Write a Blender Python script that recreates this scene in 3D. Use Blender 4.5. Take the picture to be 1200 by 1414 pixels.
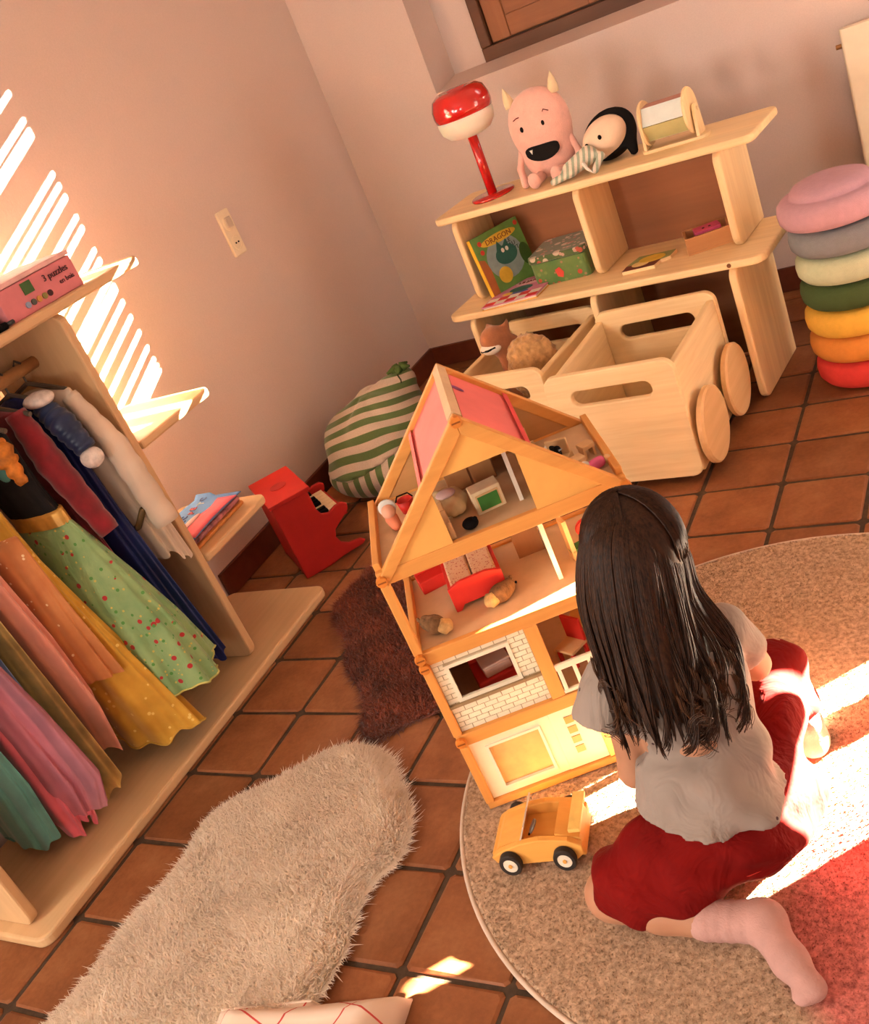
import bpy, math, random
import numpy as np
from mathutils import Matrix, Vector

random.seed(7)
RNG = np.random.default_rng(7)
for o in list(bpy.data.objects):
    bpy.data.objects.remove(o)
scene = bpy.context.scene
COL = scene.collection
U = 0.21                     # one floor tile in metres; lengths below are in tiles

# ------------------------------------------------------------------ camera
cam_d = bpy.data.cameras.new('camera')
cam = bpy.data.objects.new('camera', cam_d)
COL.objects.link(cam)
CR = [[0.8390093612, 0.3986578045, -0.3703177645],
      [-0.1043153353, -0.5501101348, -0.8285512359],
      [-0.5340239719, 0.7337920649, -0.4199614302]]
CC = (8.9913418, -8.8732069, 6.4140399)
m = Matrix(((CR[0][0], -CR[1][0], -CR[2][0], CC[0] * U),
            (CR[0][1], -CR[1][1], -CR[2][1], CC[1] * U),
            (CR[0][2], -CR[1][2], -CR[2][2], CC[2] * U),
            (0, 0, 0, 1)))
cam.matrix_world = m
cam_d.sensor_fit = 'VERTICAL'
cam_d.sensor_height = 36.0
cam_d.sensor_width = 36.0
cam_d.lens = 1403.612 * 36.0 / 1414.0
cam_d.clip_start = 0.02
scene.camera = cam

# ------------------------------------------------------------------ light
scene.view_settings.view_transform = 'Standard'
scene.view_settings.look = 'None'
scene.view_settings.gamma = 1.0
scene.view_settings.use_curve_mapping = False
scene.view_settings.exposure = 0.86

world = bpy.data.worlds.new('world')
scene.world = world
world.use_nodes = True
bg = world.node_tree.nodes['Background']
bg.inputs[0].default_value = (0.75, 0.85, 1.0, 1)
bg.inputs[1].default_value = 0.8

SUN = (-1.0, -0.93, -0.4185)


def light(name, kind, loc, energy, color, target=None, size=None, direction=None, angle=None):
    d = bpy.data.lights.new(name, kind)
    d.energy = energy
    d.color = color
    if size:
        d.shape = 'RECTANGLE'
        d.size, d.size_y = size[0] * U, size[1] * U
    if angle:
        d.angle = angle
    o = bpy.data.objects.new(name, d)
    COL.objects.link(o)
    o.location = [c * U for c in loc]
    v = Vector(direction) if direction else Vector(target) - Vector(loc)
    o.rotation_euler = v.to_track_quat('-Z', 'Y').to_euler()
    return o


light('sun', 'SUN', (12, 8, 8), 320.0, (1.0, 0.85, 0.64), direction=SUN, angle=math.radians(0.3))
# daylight at the door and window openings, plus two added fill lights
light('daylight_garden_door', 'AREA', (13.9, 3.9, 3.0), 6.0, (1.0, 0.86, 0.70), direction=(-1, -0.1, -0.1), size=(2.4, 5.6))
light('daylight_front_window', 'AREA', (12.2, -23.8, 5.6), 14.0, (1.0, 0.88, 0.76), direction=(-0.33, 1, -0.05), size=(3.0, 3.0))
light('fill_front_left', 'AREA', (1.6, -23.8, 5.0), 30.0, (1.0, 0.88, 0.76), direction=(0.05, 1, -0.1), size=(3.0, 3.0))  # added fill from the left for floor and crate fronts, no known window
light('fill_left_wall', 'AREA', (-1.9, -12.5, 6.0), 33.0, (1.0, 0.88, 0.76), direction=(1, 0.5, -0.25), size=(3.0, 3.0))  # added fill, brightens the sheepskin and leaves the child's back dark
light('daylight_back_window', 'AREA', (9.2, 9.3, 9.0), 4.0, (1.0, 0.9, 0.8), direction=(-0.2, -1, -0.3), size=(2.4, 3.4))

# ------------------------------------------------------------------ materials
MATS = {}


def _nodes(name):
    mt = bpy.data.materials.new(name)
    mt.use_nodes = True
    nt = mt.node_tree
    bs = nt.nodes['Principled BSDF']
    return mt, nt, bs


def setin(bs, key, val):
    if key in bs.inputs:
        bs.inputs[key].default_value = val


def coords(nt, scale=(1, 1, 1), which='Object', rot=(0, 0, 0)):
    tc = nt.nodes.new('ShaderNodeTexCoord')
    mp = nt.nodes.new('ShaderNodeMapping')
    mp.inputs['Scale'].default_value = scale
    mp.inputs['Rotation'].default_value = rot
    nt.links.new(tc.outputs[which], mp.inputs['Vector'])
    return mp.outputs['Vector']


def noise(nt, vec, scale, detail=3, rough=0.55, dist=0.0):
    n = nt.nodes.new('ShaderNodeTexNoise')
    n.inputs['Scale'].default_value = scale
    n.inputs['Detail'].default_value = detail
    n.inputs['Roughness'].default_value = rough
    n.inputs['Distortion'].default_value = dist
    nt.links.new(vec, n.inputs['Vector'])
    return n.outputs['Fac']


def ramp(nt, fac, stops):
    r = nt.nodes.new('ShaderNodeValToRGB')
    e = r.color_ramp.elements
    while len(e) < len(stops):
        e.new(0.5)
    for i, (p, c) in enumerate(stops):
        e[i].position = p
        e[i].color = (*c, 1)
    nt.links.new(fac, r.inputs['Fac'])
    return r.outputs['Color']


def bump(nt, bs, fac, strength, dist=0.002):
    b = nt.nodes.new('ShaderNodeBump')
    b.inputs['Strength'].default_value = strength
    b.inputs['Distance'].default_value = dist
    nt.links.new(fac, b.inputs['Height'])
    nt.links.new(b.outputs['Normal'], bs.inputs['Normal'])


def mixc(nt, fac, a, b):
    mx = nt.nodes.new('ShaderNodeMix')
    mx.data_type = 'RGBA'
    if hasattr(fac, 'is_linked'):
        nt.links.new(fac, mx.inputs['Factor'])
    else:
        mx.inputs['Factor'].default_value = fac
    for s, v in ((6, a), (7, b)):
        if hasattr(v, 'is_linked'):
            nt.links.new(v, mx.inputs[s])
        else:
            mx.inputs[s].default_value = (*v, 1)
    return mx.outputs[2]


def M(name, c, rough=0.6, var=0.12, scale=30, bmp=0.0, bscale=200, spec=0.3, sheen=0.0,
      trans=0.0, alpha=1.0, metal=0.0, c2=None, coat=0.0, emit=None, subsurf=0.0):
    if name in MATS:
        return MATS[name]
    mt, nt, bs = _nodes(name)
    vec = coords(nt)
    a = tuple(max(0, x * (1 - var)) for x in c)
    b = c2 if c2 else tuple(min(1, x * (1 + var)) for x in c)
    col = ramp(nt, noise(nt, vec, scale), [(0.3, a), (0.7, b)])
    nt.links.new(col, bs.inputs['Base Color'])
    setin(bs, 'Roughness', rough)
    setin(bs, 'Specular IOR Level', spec)
    setin(bs, 'Sheen Weight', sheen)
    setin(bs, 'Transmission Weight', trans)
    setin(bs, 'Alpha', alpha)
    setin(bs, 'Metallic', metal)
    setin(bs, 'Coat Weight', coat)
    setin(bs, 'Subsurface Weight', subsurf)
    if bmp:
        bump(nt, bs, noise(nt, vec, bscale, 2), bmp)
    MATS[name] = mt
    return mt


def wood(name, c1, c2, axis=0, rough=0.5, grain=60):
    """pine / birch: streaks run along the given object axis"""
    if name in MATS:
        return MATS[name]
    mt, nt, bs = _nodes(name)
    sc = [1.0, 1.0, 1.0]
    sc[axis] = 0.06
    vec = coords(nt, tuple(sc))
    f1 = noise(nt, vec, grain, 4, 0.6, 0.4)
    f2 = noise(nt, vec, grain * 0.25, 2, 0.5, 0.8)
    ca = ramp(nt, f1, [(0.25, c2), (0.75, c1)])
    cb = ramp(nt, f2, [(0.3, tuple(x * 0.86 for x in c1)), (0.7, tuple(min(1, x * 1.08) for x in c1))])
    nt.links.new(mixc(nt, 0.5, ca, cb), bs.inputs['Base Color'])
    setin(bs, 'Roughness', rough)
    setin(bs, 'Specular IOR Level', 0.3)
    bump(nt, bs, f1, 0.15, 0.001)
    MATS[name] = mt
    return mt


def pinewood(axis):
    return wood('pine_' + 'xyz'[axis], (0.92, 0.70, 0.40), (0.66, 0.42, 0.18), axis)


def birch(axis):
    return wood('birch_' + 'xyz'[axis], (0.66, 0.43, 0.225), (0.56, 0.33, 0.16), axis)


def housewood(axis):
    return wood('house_wood_' + 'xyz'[axis], (0.74, 0.34, 0.085), (0.52, 0.20, 0.04), axis)


def spotted(name, base, base2, spots, scale, radius, rough=0.6, sheen=0.2, alpha=1.0, crease=0.0):
    """cloth with scattered printed spots: spots = colours picked per cell"""
    if name in MATS:
        return MATS[name]
    mt, nt, bs = _nodes(name)
    vec = coords(nt)
    col = ramp(nt, noise(nt, vec, 14), [(0.3, base), (0.7, base2)])
    for i, (c, sc, rd) in enumerate([(c, scale * (1 + 0.37 * i), radius * (1 - 0.12 * i)) for i, c in enumerate(spots)]):
        v = nt.nodes.new('ShaderNodeTexVoronoi')
        v.inputs['Scale'].default_value = sc
        nt.links.new(vec, v.inputs['Vector'])
        lt = nt.nodes.new('ShaderNodeMath')
        lt.operation = 'LESS_THAN'
        lt.inputs[1].default_value = rd
        nt.links.new(v.outputs['Distance'], lt.inputs[0])
        col = mixc(nt, lt.outputs[0], col, c)
    nt.links.new(col, bs.inputs['Base Color'])
    setin(bs, 'Roughness', rough)
    setin(bs, 'Sheen Weight', sheen)
    setin(bs, 'Specular IOR Level', 0.15)
    setin(bs, 'Alpha', alpha)
    if crease:
        bump(nt, bs, noise(nt, coords(nt, (1.0, 1.0, 0.6)), 16, 3, 0.5, 1.2), crease, 0.02)
    MATS[name] = mt
    return mt


# walls: slightly uneven pink plaster
def plaster():
    mt, nt, bs = _nodes('pink_plaster')
    vec = coords(nt)
    big = noise(nt, vec, 1.6, 3)
    fine = noise(nt, vec, 260, 3, 0.7)
    c = ramp(nt, big, [(0.3, (0.61, 0.495, 0.445)), (0.7, (0.66, 0.535, 0.485))])
    c2 = ramp(nt, fine, [(0.3, (0.57, 0.465, 0.415)), (0.7, (0.70, 0.565, 0.51))])
    nt.links.new(mixc(nt, 0.5, c, c2), bs.inputs['Base Color'])
    setin(bs, 'Roughness', 0.85)
    setin(bs, 'Specular IOR Level', 0.15)
    bump(nt, bs, noise(nt, vec, 120, 3), 0.25, 0.002)
    MATS['pink_plaster'] = mt
    return mt


def terracotta():
    mt, nt, bs = _nodes('terracotta')
    vec = coords(nt)
    oi = nt.nodes.new('ShaderNodeObjectInfo')
    add = nt.nodes.new('ShaderNodeVectorMath')
    add.operation = 'ADD'
    nt.links.new(vec, add.inputs[0])
    mul = nt.nodes.new('ShaderNodeVectorMath')
    mul.operation = 'SCALE'
    mul.inputs[3].default_value = 37.0
    comb = nt.nodes.new('ShaderNodeCombineXYZ')
    for i in range(3):
        nt.links.new(oi.outputs['Random'], comb.inputs[i])
    nt.links.new(comb.outputs[0], mul.inputs[0])
    nt.links.new(mul.outputs[0], add.inputs[1])
    v2 = add.outputs[0]
    big = noise(nt, v2, 9, 4, 0.6)
    fine = noise(nt, v2, 90, 3, 0.7)
    c = ramp(nt, big, [(0.28, (0.150, 0.046, 0.016)), (0.5, (0.225, 0.078, 0.027)), (0.74, (0.32, 0.135, 0.056))])
    c2 = ramp(nt, fine, [(0.3, (0.16, 0.052, 0.018)), (0.7, (0.28, 0.105, 0.040))])
    c3 = mixc(nt, 0.38, c, c2)
    tint = ramp(nt, oi.outputs['Random'], [(0.0, (0.80, 0.78, 0.76)), (0.5, (1, 1, 1)), (1.0, (1.12, 1.10, 1.08))])
    mx = nt.nodes.new('ShaderNodeMix')
    mx.data_type = 'RGBA'
    mx.blend_type = 'MULTIPLY'
    mx.inputs['Factor'].default_value = 1.0
    nt.links.new(c3, mx.inputs[6])
    nt.links.new(tint, mx.inputs[7])
    nt.links.new(mx.outputs[2], bs.inputs['Base Color'])
    setin(bs, 'Roughness', 0.55)
    setin(bs, 'Specular IOR Level', 0.25)
    bump(nt, bs, big, 0.35, 0.003)
    MATS['terracotta'] = mt
    return mt


def stripes(name, c1, c2, freq, axis_expr, rough=0.85, warp=0.0):
    """woven stripes: axis_expr = mapping rotation, bands along x after the rotation"""
    if name in MATS:
        return MATS[name]
    mt, nt, bs = _nodes(name)
    vec = coords(nt)
    dt = nt.nodes.new('ShaderNodeVectorMath')
    dt.operation = 'DOT_PRODUCT'
    dt.inputs[1].default_value = Vector(axis_expr).normalized()
    nt.links.new(vec, dt.inputs[0])
    w2 = noise(nt, vec, 3.0, 1)
    wa = nt.nodes.new('ShaderNodeMath')
    wa.operation = 'MULTIPLY_ADD'
    wa.inputs[1].default_value = warp
    nt.links.new(w2, wa.inputs[0])
    nt.links.new(dt.outputs['Value'], wa.inputs[2])
    cx_ = nt.nodes.new('ShaderNodeCombineXYZ')
    nt.links.new(wa.outputs[0], cx_.inputs[0])
    w = nt.nodes.new('ShaderNodeTexWave')
    w.wave_type = 'BANDS'
    w.bands_direction = 'X'
    w.inputs['Scale'].default_value = freq
    w.inputs['Distortion'].default_value = 0.0
    w.inputs['Detail'].default_value = 1
    w.inputs['Detail Scale'].default_value = 0.6
    nt.links.new(cx_.outputs[0], w.inputs['Vector'])
    r = ramp(nt, w.outputs['Fac'], [(0.46, c1), (0.54, c2)])
    fine = noise(nt, vec, 420, 2, 0.7)
    k = ramp(nt, fine, [(0.3, (0.82, 0.82, 0.82)), (0.7, (1.1, 1.1, 1.1))])
    mx = nt.nodes.new('ShaderNodeMix')
    mx.data_type = 'RGBA'
    mx.blend_type = 'MULTIPLY'
    mx.inputs['Factor'].default_value = 1.0
    nt.links.new(r, mx.inputs[6])
    nt.links.new(k, mx.inputs[7])
    nt.links.new(mx.outputs[2], bs.inputs['Base Color'])
    setin(bs, 'Roughness', rough)
    setin(bs, 'Sheen Weight', 0.2)
    bump(nt, bs, fine, 0.3, 0.001)
    MATS[name] = mt
    return mt


PLASTER = plaster()
TERRA = terracotta()
GROUT = M('grout', (0.062, 0.036, 0.020), 0.9, 0.25, 60, 0.5, 150)
BASEB = M('dark_red_wood', (0.115, 0.028, 0.012), 0.45, 0.2, 20)
BROWN = wood('brown_wood_x', (0.25, 0.092, 0.033), (0.17, 0.055, 0.018), 0)
BROWND = wood('brown_wood_dark', (0.105, 0.040, 0.016), (0.07, 0.024, 0.009), 0)
WHITEP = M('white_paint', (0.80, 0.76, 0.68), 0.45, 0.03)
CREAM = M('cream_enamel', (0.80, 0.69, 0.50), 0.4, 0.03)
BLACK = M('black', (0.006, 0.005, 0.005), 0.7, 0.1, spec=0.08)
RED = M('red_felt', (0.40, 0.015, 0.008), 0.75, 0.08)
REDGLOSS = M('red_gloss', (0.46, 0.008, 0.006), 0.16, 0.03, coat=0.6, spec=0.5)
GREEN = M('green_paint', (0.05, 0.20, 0.035), 0.5)
SKIN = M('skin', (0.44, 0.215, 0.125), 0.5, 0.06, 20, 0.05, subsurf=0.08)


# ------------------------------------------------------------------ mesh helpers
class MB:
    def __init__(self):
        self.v = []
        self.f = []

    def raw(self, v, f):
        k = len(self.v)
        self.v += [tuple(map(float, p)) for p in v]
        self.f += [tuple(int(i) + k for i in q) for q in f]
        return self

    def box(self, x0, x1, y0, y1, z0, z1):
        v = [(x, y, z) for z in (z0, z1) for y in (y0, y1) for x in (x0, x1)]
        return self.raw(v, [(0, 2, 3, 1), (4, 5, 7, 6), (0, 1, 5, 4), (1, 3, 7, 5), (3, 2, 6, 7), (2, 0, 4, 6)])

    def prism(self, pts, a, b, axis='z'):
        def put(p, q):
            if axis == 'z':
                return (p[0], p[1], q)
            if axis == 'y':
                return (p[0], q, p[1])
            return (q, p[0], p[1])
        n = len(pts)
        v = [put(p, a) for p in pts] + [put(p, b) for p in pts]
        f = [tuple(range(n - 1, -1, -1)), tuple(range(n, 2 * n))]
        f += [(i, (i + 1) % n, n + (i + 1) % n, n + i) for i in range(n)]
        if axis == 'y':
            f = [tuple(reversed(q)) for q in f]
        return self.raw(v, f)

    def tube(self, pts, r, n=8, cap=True):
        pts = [Vector(p) for p in pts]
        k = len(pts)
        rs = r if isinstance(r, (list, tuple)) else [r] * k
        v, f = [], []
        up = Vector((0.13, 0.07, 1))
        for i in range(k):
            t = (pts[min(i + 1, k - 1)] - pts[max(i - 1, 0)])
            if t.length < 1e-9:
                t = Vector((0, 0, 1))
            t.normalize()
            a = t.cross(up)
            if a.length < 1e-3:
                a = t.cross(Vector((1, 0, 0)))
            a.normalize()
            b = t.cross(a)
            for j in range(n):
                w = 2 * math.pi * j / n
                v.append(pts[i] + (a * math.cos(w) + b * math.sin(w)) * rs[i])
        for i in range(k - 1):
            for j in range(n):
                f.append((i * n + j, i * n + (j + 1) % n, (i + 1) * n + (j + 1) % n, (i + 1) * n + j))
        if cap:
            f.append(tuple(range(n - 1, -1, -1)))
            f.append(tuple((k - 1) * n + j for j in range(n)))
        return self.raw(v, f)

    def lathe(self, prof, n=32, c=(0, 0, 0), axis='z'):
        v, f = [], []
        for r, z in prof:
            for j in range(n):
                w = 2 * math.pi * j / n
                p = (r * math.cos(w), r * math.sin(w), z)
                if axis == 'x':
                    p = (p[2], p[0], p[1])
                elif axis == 'y':
                    p = (p[1], p[2], p[0])
                v.append((p[0] + c[0], p[1] + c[1], p[2] + c[2]))
        k = len(prof)
        for i in range(k - 1):
            for j in range(n):
                f.append((i * n + j, i * n + (j + 1) % n, (i + 1) * n + (j + 1) % n, (i + 1) * n + j))
        if tuple(prof[0]) != tuple(prof[-1]):
            f.append(tuple(range(n - 1, -1, -1)))
            f.append(tuple((k - 1) * n + j for j in range(n)))
        return self.raw(v, f)

    def ball(self, c, r, n=16, k=10):
        rx, ry, rz = r if isinstance(r, (list, tuple)) else (r, r, r)
        v = [(c[0], c[1], c[2] - rz)]
        f = []
        for i in range(1, k):
            a = -math.pi / 2 + math.pi * i / k
            for j in range(n):
                w = 2 * math.pi * j / n
                v.append((c[0] + rx * math.cos(a) * math.cos(w), c[1] + ry * math.cos(a) * math.sin(w), c[2] + rz * math.sin(a)))
        v.append((c[0], c[1], c[2] + rz))
        for j in range(n):
            f.append((0, 1 + (j + 1) % n, 1 + j))
        for i in range(k - 2):
            for j in range(n):
                a0, b0 = 1 + i * n, 1 + (i + 1) * n
                f.append((a0 + j, a0 + (j + 1) % n, b0 + (j + 1) % n, b0 + j))
        t = len(v) - 1
        a0 = 1 + (k - 2) * n
        for j in range(n):
            f.append((a0 + j, a0 + (j + 1) % n, t))
        return self.raw(v, f)

    def xform(self, mat):
        self.v = [tuple(mat @ Vector(p)) for p in self.v]
        return self

    def build(self, name, mat, parent=None, org=(0, 0, 0), smooth=False, bevel=0.0, seg=2, loc=None, rotz=0.0, solid=0.0, sub=0):
        me = bpy.data.meshes.new(name)
        me.from_pydata([((p[0] - org[0]) * U, (p[1] - org[1]) * U, (p[2] - org[2]) * U) for p in self.v], [], self.f)
        me.update()
        mats = mat if isinstance(mat, (list, tuple)) else [mat]
        for q in mats:
            me.materials.append(q)
        if smooth:
            me.polygons.foreach_set('use_smooth', [True] * len(me.polygons))
        o = bpy.data.objects.new(name, me)
        COL.objects.link(o)
        if loc is not None:
            o.location = [c * U for c in loc]
        o.rotation_euler[2] = rotz
        if parent is not None:
            o.parent = parent
        if bevel:
            b = o.modifiers.new('bevel', 'BEVEL')
            b.width = bevel * U
            b.segments = seg
            b.limit_method = 'ANGLE'
            b.angle_limit = math.radians(40)
        if solid:
            s = o.modifiers.new('solid', 'SOLIDIFY')
            s.thickness = solid * U
            s.offset = 0
        if sub:
            s = o.modifiers.new('sub', 'SUBSURF')
            s.levels = sub
            s.render_levels = sub
        return o


def thing(name, label, cat, loc=(0, 0, 0), rotz=0.0, group=None):
    o = bpy.data.objects.new(name, None)
    o.empty_display_size = 0.05
    COL.objects.link(o)
    o.location = [c * U for c in loc]
    o.rotation_euler[2] = rotz
    o['label'] = label
    o['category'] = cat
    if group:
        o['group'] = group
    return o


def tag(o, label, cat, group=None):
    o['label'] = label
    o['category'] = cat
    if group:
        o['group'] = group
    return o


def struct(o):
    o['kind'] = 'structure'
    return o


def rrect(x0, x1, y0, y1, r, n=6, which=(1, 1, 1, 1)):
    """rounded rectangle outline, counter-clockwise; which = round (lo-lo, hi-lo, hi-hi, lo-hi)"""
    out = []
    for (cx, cy, a0, w, px, py) in ((x0 + r, y0 + r, math.pi, which[0], x0, y0), (x1 - r, y0 + r, 1.5 * math.pi, which[1], x1, y0),
                                    (x1 - r, y1 - r, 0, which[2], x1, y1), (x0 + r, y1 - r, 0.5 * math.pi, which[3], x0, y1)):
        if w:
            for i in range(n + 1):
                a = a0 + 0.5 * math.pi * i / n
                out.append((cx + r * math.cos(a), cy + r * math.sin(a)))
        else:
            out.append((px, py))
    return out


def text(body, size, mat, parent, loc, rot, name='lettering', depth=0.004, sx=1.0):
    cu = bpy.data.curves.new(name, 'FONT')
    cu.body = body
    cu.size = size * U
    cu.extrude = depth * U
    cu.align_x = 'CENTER'
    cu.align_y = 'CENTER'
    cu.resolution_u = 2
    t = bpy.data.objects.new(name, cu)
    COL.objects.link(t)
    me = bpy.data.meshes.new_from_object(t.evaluated_get(bpy.context.evaluated_depsgraph_get()))
    bpy.data.objects.remove(t)
    me.materials.clear()
    me.materials.append(mat)
    o = bpy.data.objects.new(name, me)
    COL.objects.link(o)
    o.parent = parent
    o.location = [c * U for c in loc]
    o.rotation_euler = rot
    o.scale = (sx, 1, 1)
    return o


# ---- signed distance fields turned into smooth meshes (surface nets)
def net(fn, lo, hi, h):
    lo = np.array(lo, float)
    n = np.ceil((np.array(hi, float) - lo) / h).astype(int) + 1
    ax = [lo[i] + h * np.arange(n[i]) for i in range(3)]
    P = np.stack(np.meshgrid(*ax, indexing='ij'), -1)
    d = fn(P.reshape(-1, 3)).reshape(n)
    ins = d < 0
    c = np.zeros(n - 1, int)
    for dx in (0, 1):
        for dy in (0, 1):
            for dz in (0, 1):
                c += ins[dx:n[0] - 1 + dx, dy:n[1] - 1 + dy, dz:n[2] - 1 + dz]
    act = (c > 0) & (c < 8)
    idx = -np.ones(n - 1, int)
    cells = np.argwhere(act)
    idx[act] = np.arange(len(cells))
    acc = np.zeros((len(cells), 3))
    cnt = np.zeros(len(cells))
    cs = [(a, b, e) for a in (0, 1) for b in (0, 1) for e in (0, 1)]
    for a in cs:
        for k in range(3):
            if a[k] == 0:
                b = list(a)
                b[k] = 1
                pa = cells + np.array(a)
                pb = cells + np.array(b)
                da = d[pa[:, 0], pa[:, 1], pa[:, 2]]
                db = d[pb[:, 0], pb[:, 1], pb[:, 2]]
                cr = (da < 0) != (db < 0)
                t = np.where(cr, da / np.where(np.abs(da - db) < 1e-12, 1, da - db), 0)
                pos = pa + t[:, None] * (pb - pa)
                acc += np.where(cr[:, None], pos, 0)
                cnt += cr
    V = lo + h * acc / cnt[:, None]
    F = []
    for k in range(3):
        i, j = [(1, 2), (2, 0), (0, 1)][k]
        sl0 = [slice(None)] * 3
        sl1 = [slice(None)] * 3
        sl0[k] = slice(0, n[k] - 1)
        sl1[k] = slice(1, n[k])
        a = ins[tuple(sl0)]
        b = ins[tuple(sl1)]
        e = np.argwhere(a != b)
        ok = (e[:, i] > 0) & (e[:, j] > 0) & (e[:, i] < n[i] - 1) & (e[:, j] < n[j] - 1)
        e = e[ok]
        flip = a[e[:, 0], e[:, 1], e[:, 2]]
        q = []
        for (di, dj) in ((-1, -1), (0, -1), (0, 0), (-1, 0)):
            w = e.copy()
            w[:, i] += di
            w[:, j] += dj
            q.append(idx[w[:, 0], w[:, 1], w[:, 2]])
        q = np.stack(q, 1)
        q[~flip] = q[~flip][:, ::-1]
        F.append(q)
    F = np.concatenate(F)
    F = F[(F >= 0).all(1)]
    return V, F


def smin(a, b, k):
    h = np.clip(0.5 + 0.5 * (b - a) / k, 0, 1)
    return b + (a - b) * h - k * h * (1 - h)


def cone(P, a, b, ra, rb):
    a = np.array(a, float)
    b = np.array(b, float)
    ab = b - a
    t = np.clip(((P - a) @ ab) / (ab @ ab), 0, 1)
    return np.linalg.norm(P - a - t[:, None] * ab, axis=1) - (ra + (rb - ra) * t)


def ell(P, c, r):
    r = np.array(r, float)
    q = (P - np.array(c, float)) / r
    k0 = np.linalg.norm(q, axis=1)
    k1 = np.linalg.norm(q / r, axis=1) + 1e-9
    return k0 * (k0 - 1) / k1


def blob(parts, k):
    """parts: ('c', a, b, ra, rb) or ('e', centre, radii[, rotation]); smooth union"""
    def fn(P):
        d = None
        for p in parts:
            if p[0] == 'c':
                e = cone(P, *p[1:])
            elif len(p) == 4:
                e = ell((P - np.array(p[1])) @ np.array(p[3]), (0, 0, 0), p[2])
            else:
                e = ell(P, p[1], p[2])
            d = e if d is None else smin(d, e, k)
        return d
    return fn


def blobmesh(parts, k, h, extra=None):
    pts = []
    for p in parts:
        if p[0] == 'c':
            pts += [np.array(p[1]) - p[3], np.array(p[1]) + p[3], np.array(p[2]) - p[4], np.array(p[2]) + p[4]]
        else:
            r = max(p[2])
            pts += [np.array(p[1]) - r, np.array(p[1]) + r]
    pts = np.array(pts)
    f = blob(parts, k)
    fn = (lambda P: extra(P, f(P))) if extra else f
    v, q = net(fn, pts.min(0) - k - 3 * h, pts.max(0) + k + 3 * h, h)
    return MB().raw(v, q)


def rotz_np(a):
    c, s = math.cos(a), math.sin(a)
    return [[c, -s, 0], [s, c, 0], [0, 0, 1]]

# ================================================================== the room
XL, XR, YB, YF, ZC = -2.0, 14.0, 8.41, -24.0, 12.0
floor = struct(MB().box(XL - 0.4, XR + 0.4, YF - 0.4, YB + 0.6, -0.35, -0.022).build('floor', GROUT))


def tile_mesh(seed):
    r = random.Random(seed)
    g = 0.027
    def out(ins, z):
        pts = []
        for (sx, sy) in ((-1, -1), (1, -1), (1, 1), (-1, 1)):
            jx, jy = r.uniform(-0.008, 0.008), r.uniform(-0.008, 0.008)
            x, y = sx * (0.5 - g - ins) + jx, sy * (0.5 - g - ins) + jy
            c = 0.035
            a = (x, y - sy * c) if sx * sy > 0 else (x - sx * c, y)
            b = (x - sx * c, y) if sx * sy > 0 else (x, y - sy * c)
            pts += [(*a, z), (*b, z)]
        return pts
    v = out(0, -0.1) + out(0, -0.014) + out(0.022, 0.0)
    n = 8
    f = []
    for k in range(2):
        f += [(k * n + i, k * n + (i + 1) % n, (k + 1) * n + (i + 1) % n, (k + 1) * n + i) for i in range(n)]
    f.append(tuple(2 * n + i for i in range(n)))
    me = bpy.data.meshes.new('tile')
    me.from_pydata([(a * U, b * U, c * U) for a, b, c in v], [], f)
    me.materials.append(TERRA)
    return me


TM = [tile_mesh(s) for s in range(6)]
for ix in range(-2, 12):
    for iy in range(-10, 9):
        o = bpy.data.objects.new('tile', random.choice(TM))
        COL.objects.link(o)
        o.parent = floor
        o.location = ((ix + 0.5) * U, (iy + 0.5) * U, random.uniform(-0.0006, 0.0004))
        o.rotation_euler[2] = random.choice((0, 0.5, 1, 1.5)) * math.pi + random.uniform(-0.006, 0.006)

# left wall, back wall with the deep window niche, right wall with the garden door, front wall, ceiling
struct(MB().box(XL - 0.6, XL, -10.9, YB + 0.6, -0.3, ZC).box(XL - 0.6, XL, YF - 0.6, -14.1, -0.3, ZC).box(XL - 0.6, XL, -14.1, -10.9, -0.3, 4.4).box(XL - 0.6, XL, -14.1, -10.9, 7.6, ZC).build('wall_left', PLASTER))
w = MB()
SILL = 4.975
NX0, NX1, NYB, NZ1 = 0.19, 11.5, 9.6, 11.3
w.box(XL, NX0, YB, NYB + 0.4, -0.3, ZC)
w.box(NX1, XR, YB, NYB + 0.4, -0.3, ZC)
w.prism([(YB, -0.3), (NYB + 0.4, -0.3), (NYB + 0.4, SILL + 0.2), (YB, SILL)], NX0, NX1, 'x')
w.box(NX0, NX1, YB, NYB + 0.4, NZ1, ZC)
struct(w.build('wall_back', PLASTER))
w = MB()
DY0, DY1, DZ1 = 2.5, 6.1, 8.0
w.box(XR, XR + 0.5, YF, DY0, -0.3, ZC)
w.box(XR, XR + 0.5, DY1, YB, -0.3, ZC)
w.box(XR, XR + 0.5, DY0, DY1, DZ1, ZC)
struct(w.build('wall_right', PLASTER))
w = MB()
w.box(XL, 0.0, YF - 0.5, YF, -0.3, ZC)
w.box(3.2, 10.6, YF - 0.5, YF, -0.3, ZC)
w.box(0.0, 3.2, YF - 0.5, YF, -0.3, 3.4)
w.box(0.0, 3.2, YF - 0.5, YF, 6.6, ZC)
w.box(13.8, XR, YF - 0.5, YF, -0.3, ZC)
w.box(10.6, 13.8, YF - 0.5, YF, -0.3, 4.0)
w.box(10.6, 13.8, YF - 0.5, YF, 7.2, ZC)
struct(w.build('wall_front', PLASTER))
struct(MB().box(XL - 0.6, XR + 0.6, YF - 0.6, NYB + 0.6, ZC, ZC + 0.3).build('ceiling', WHITEP))
struct(MB().box(XL, XL + 0.07, 0.5, YB, 0, 0.42).build('baseboard_left', BASEB, bevel=0.015))
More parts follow.
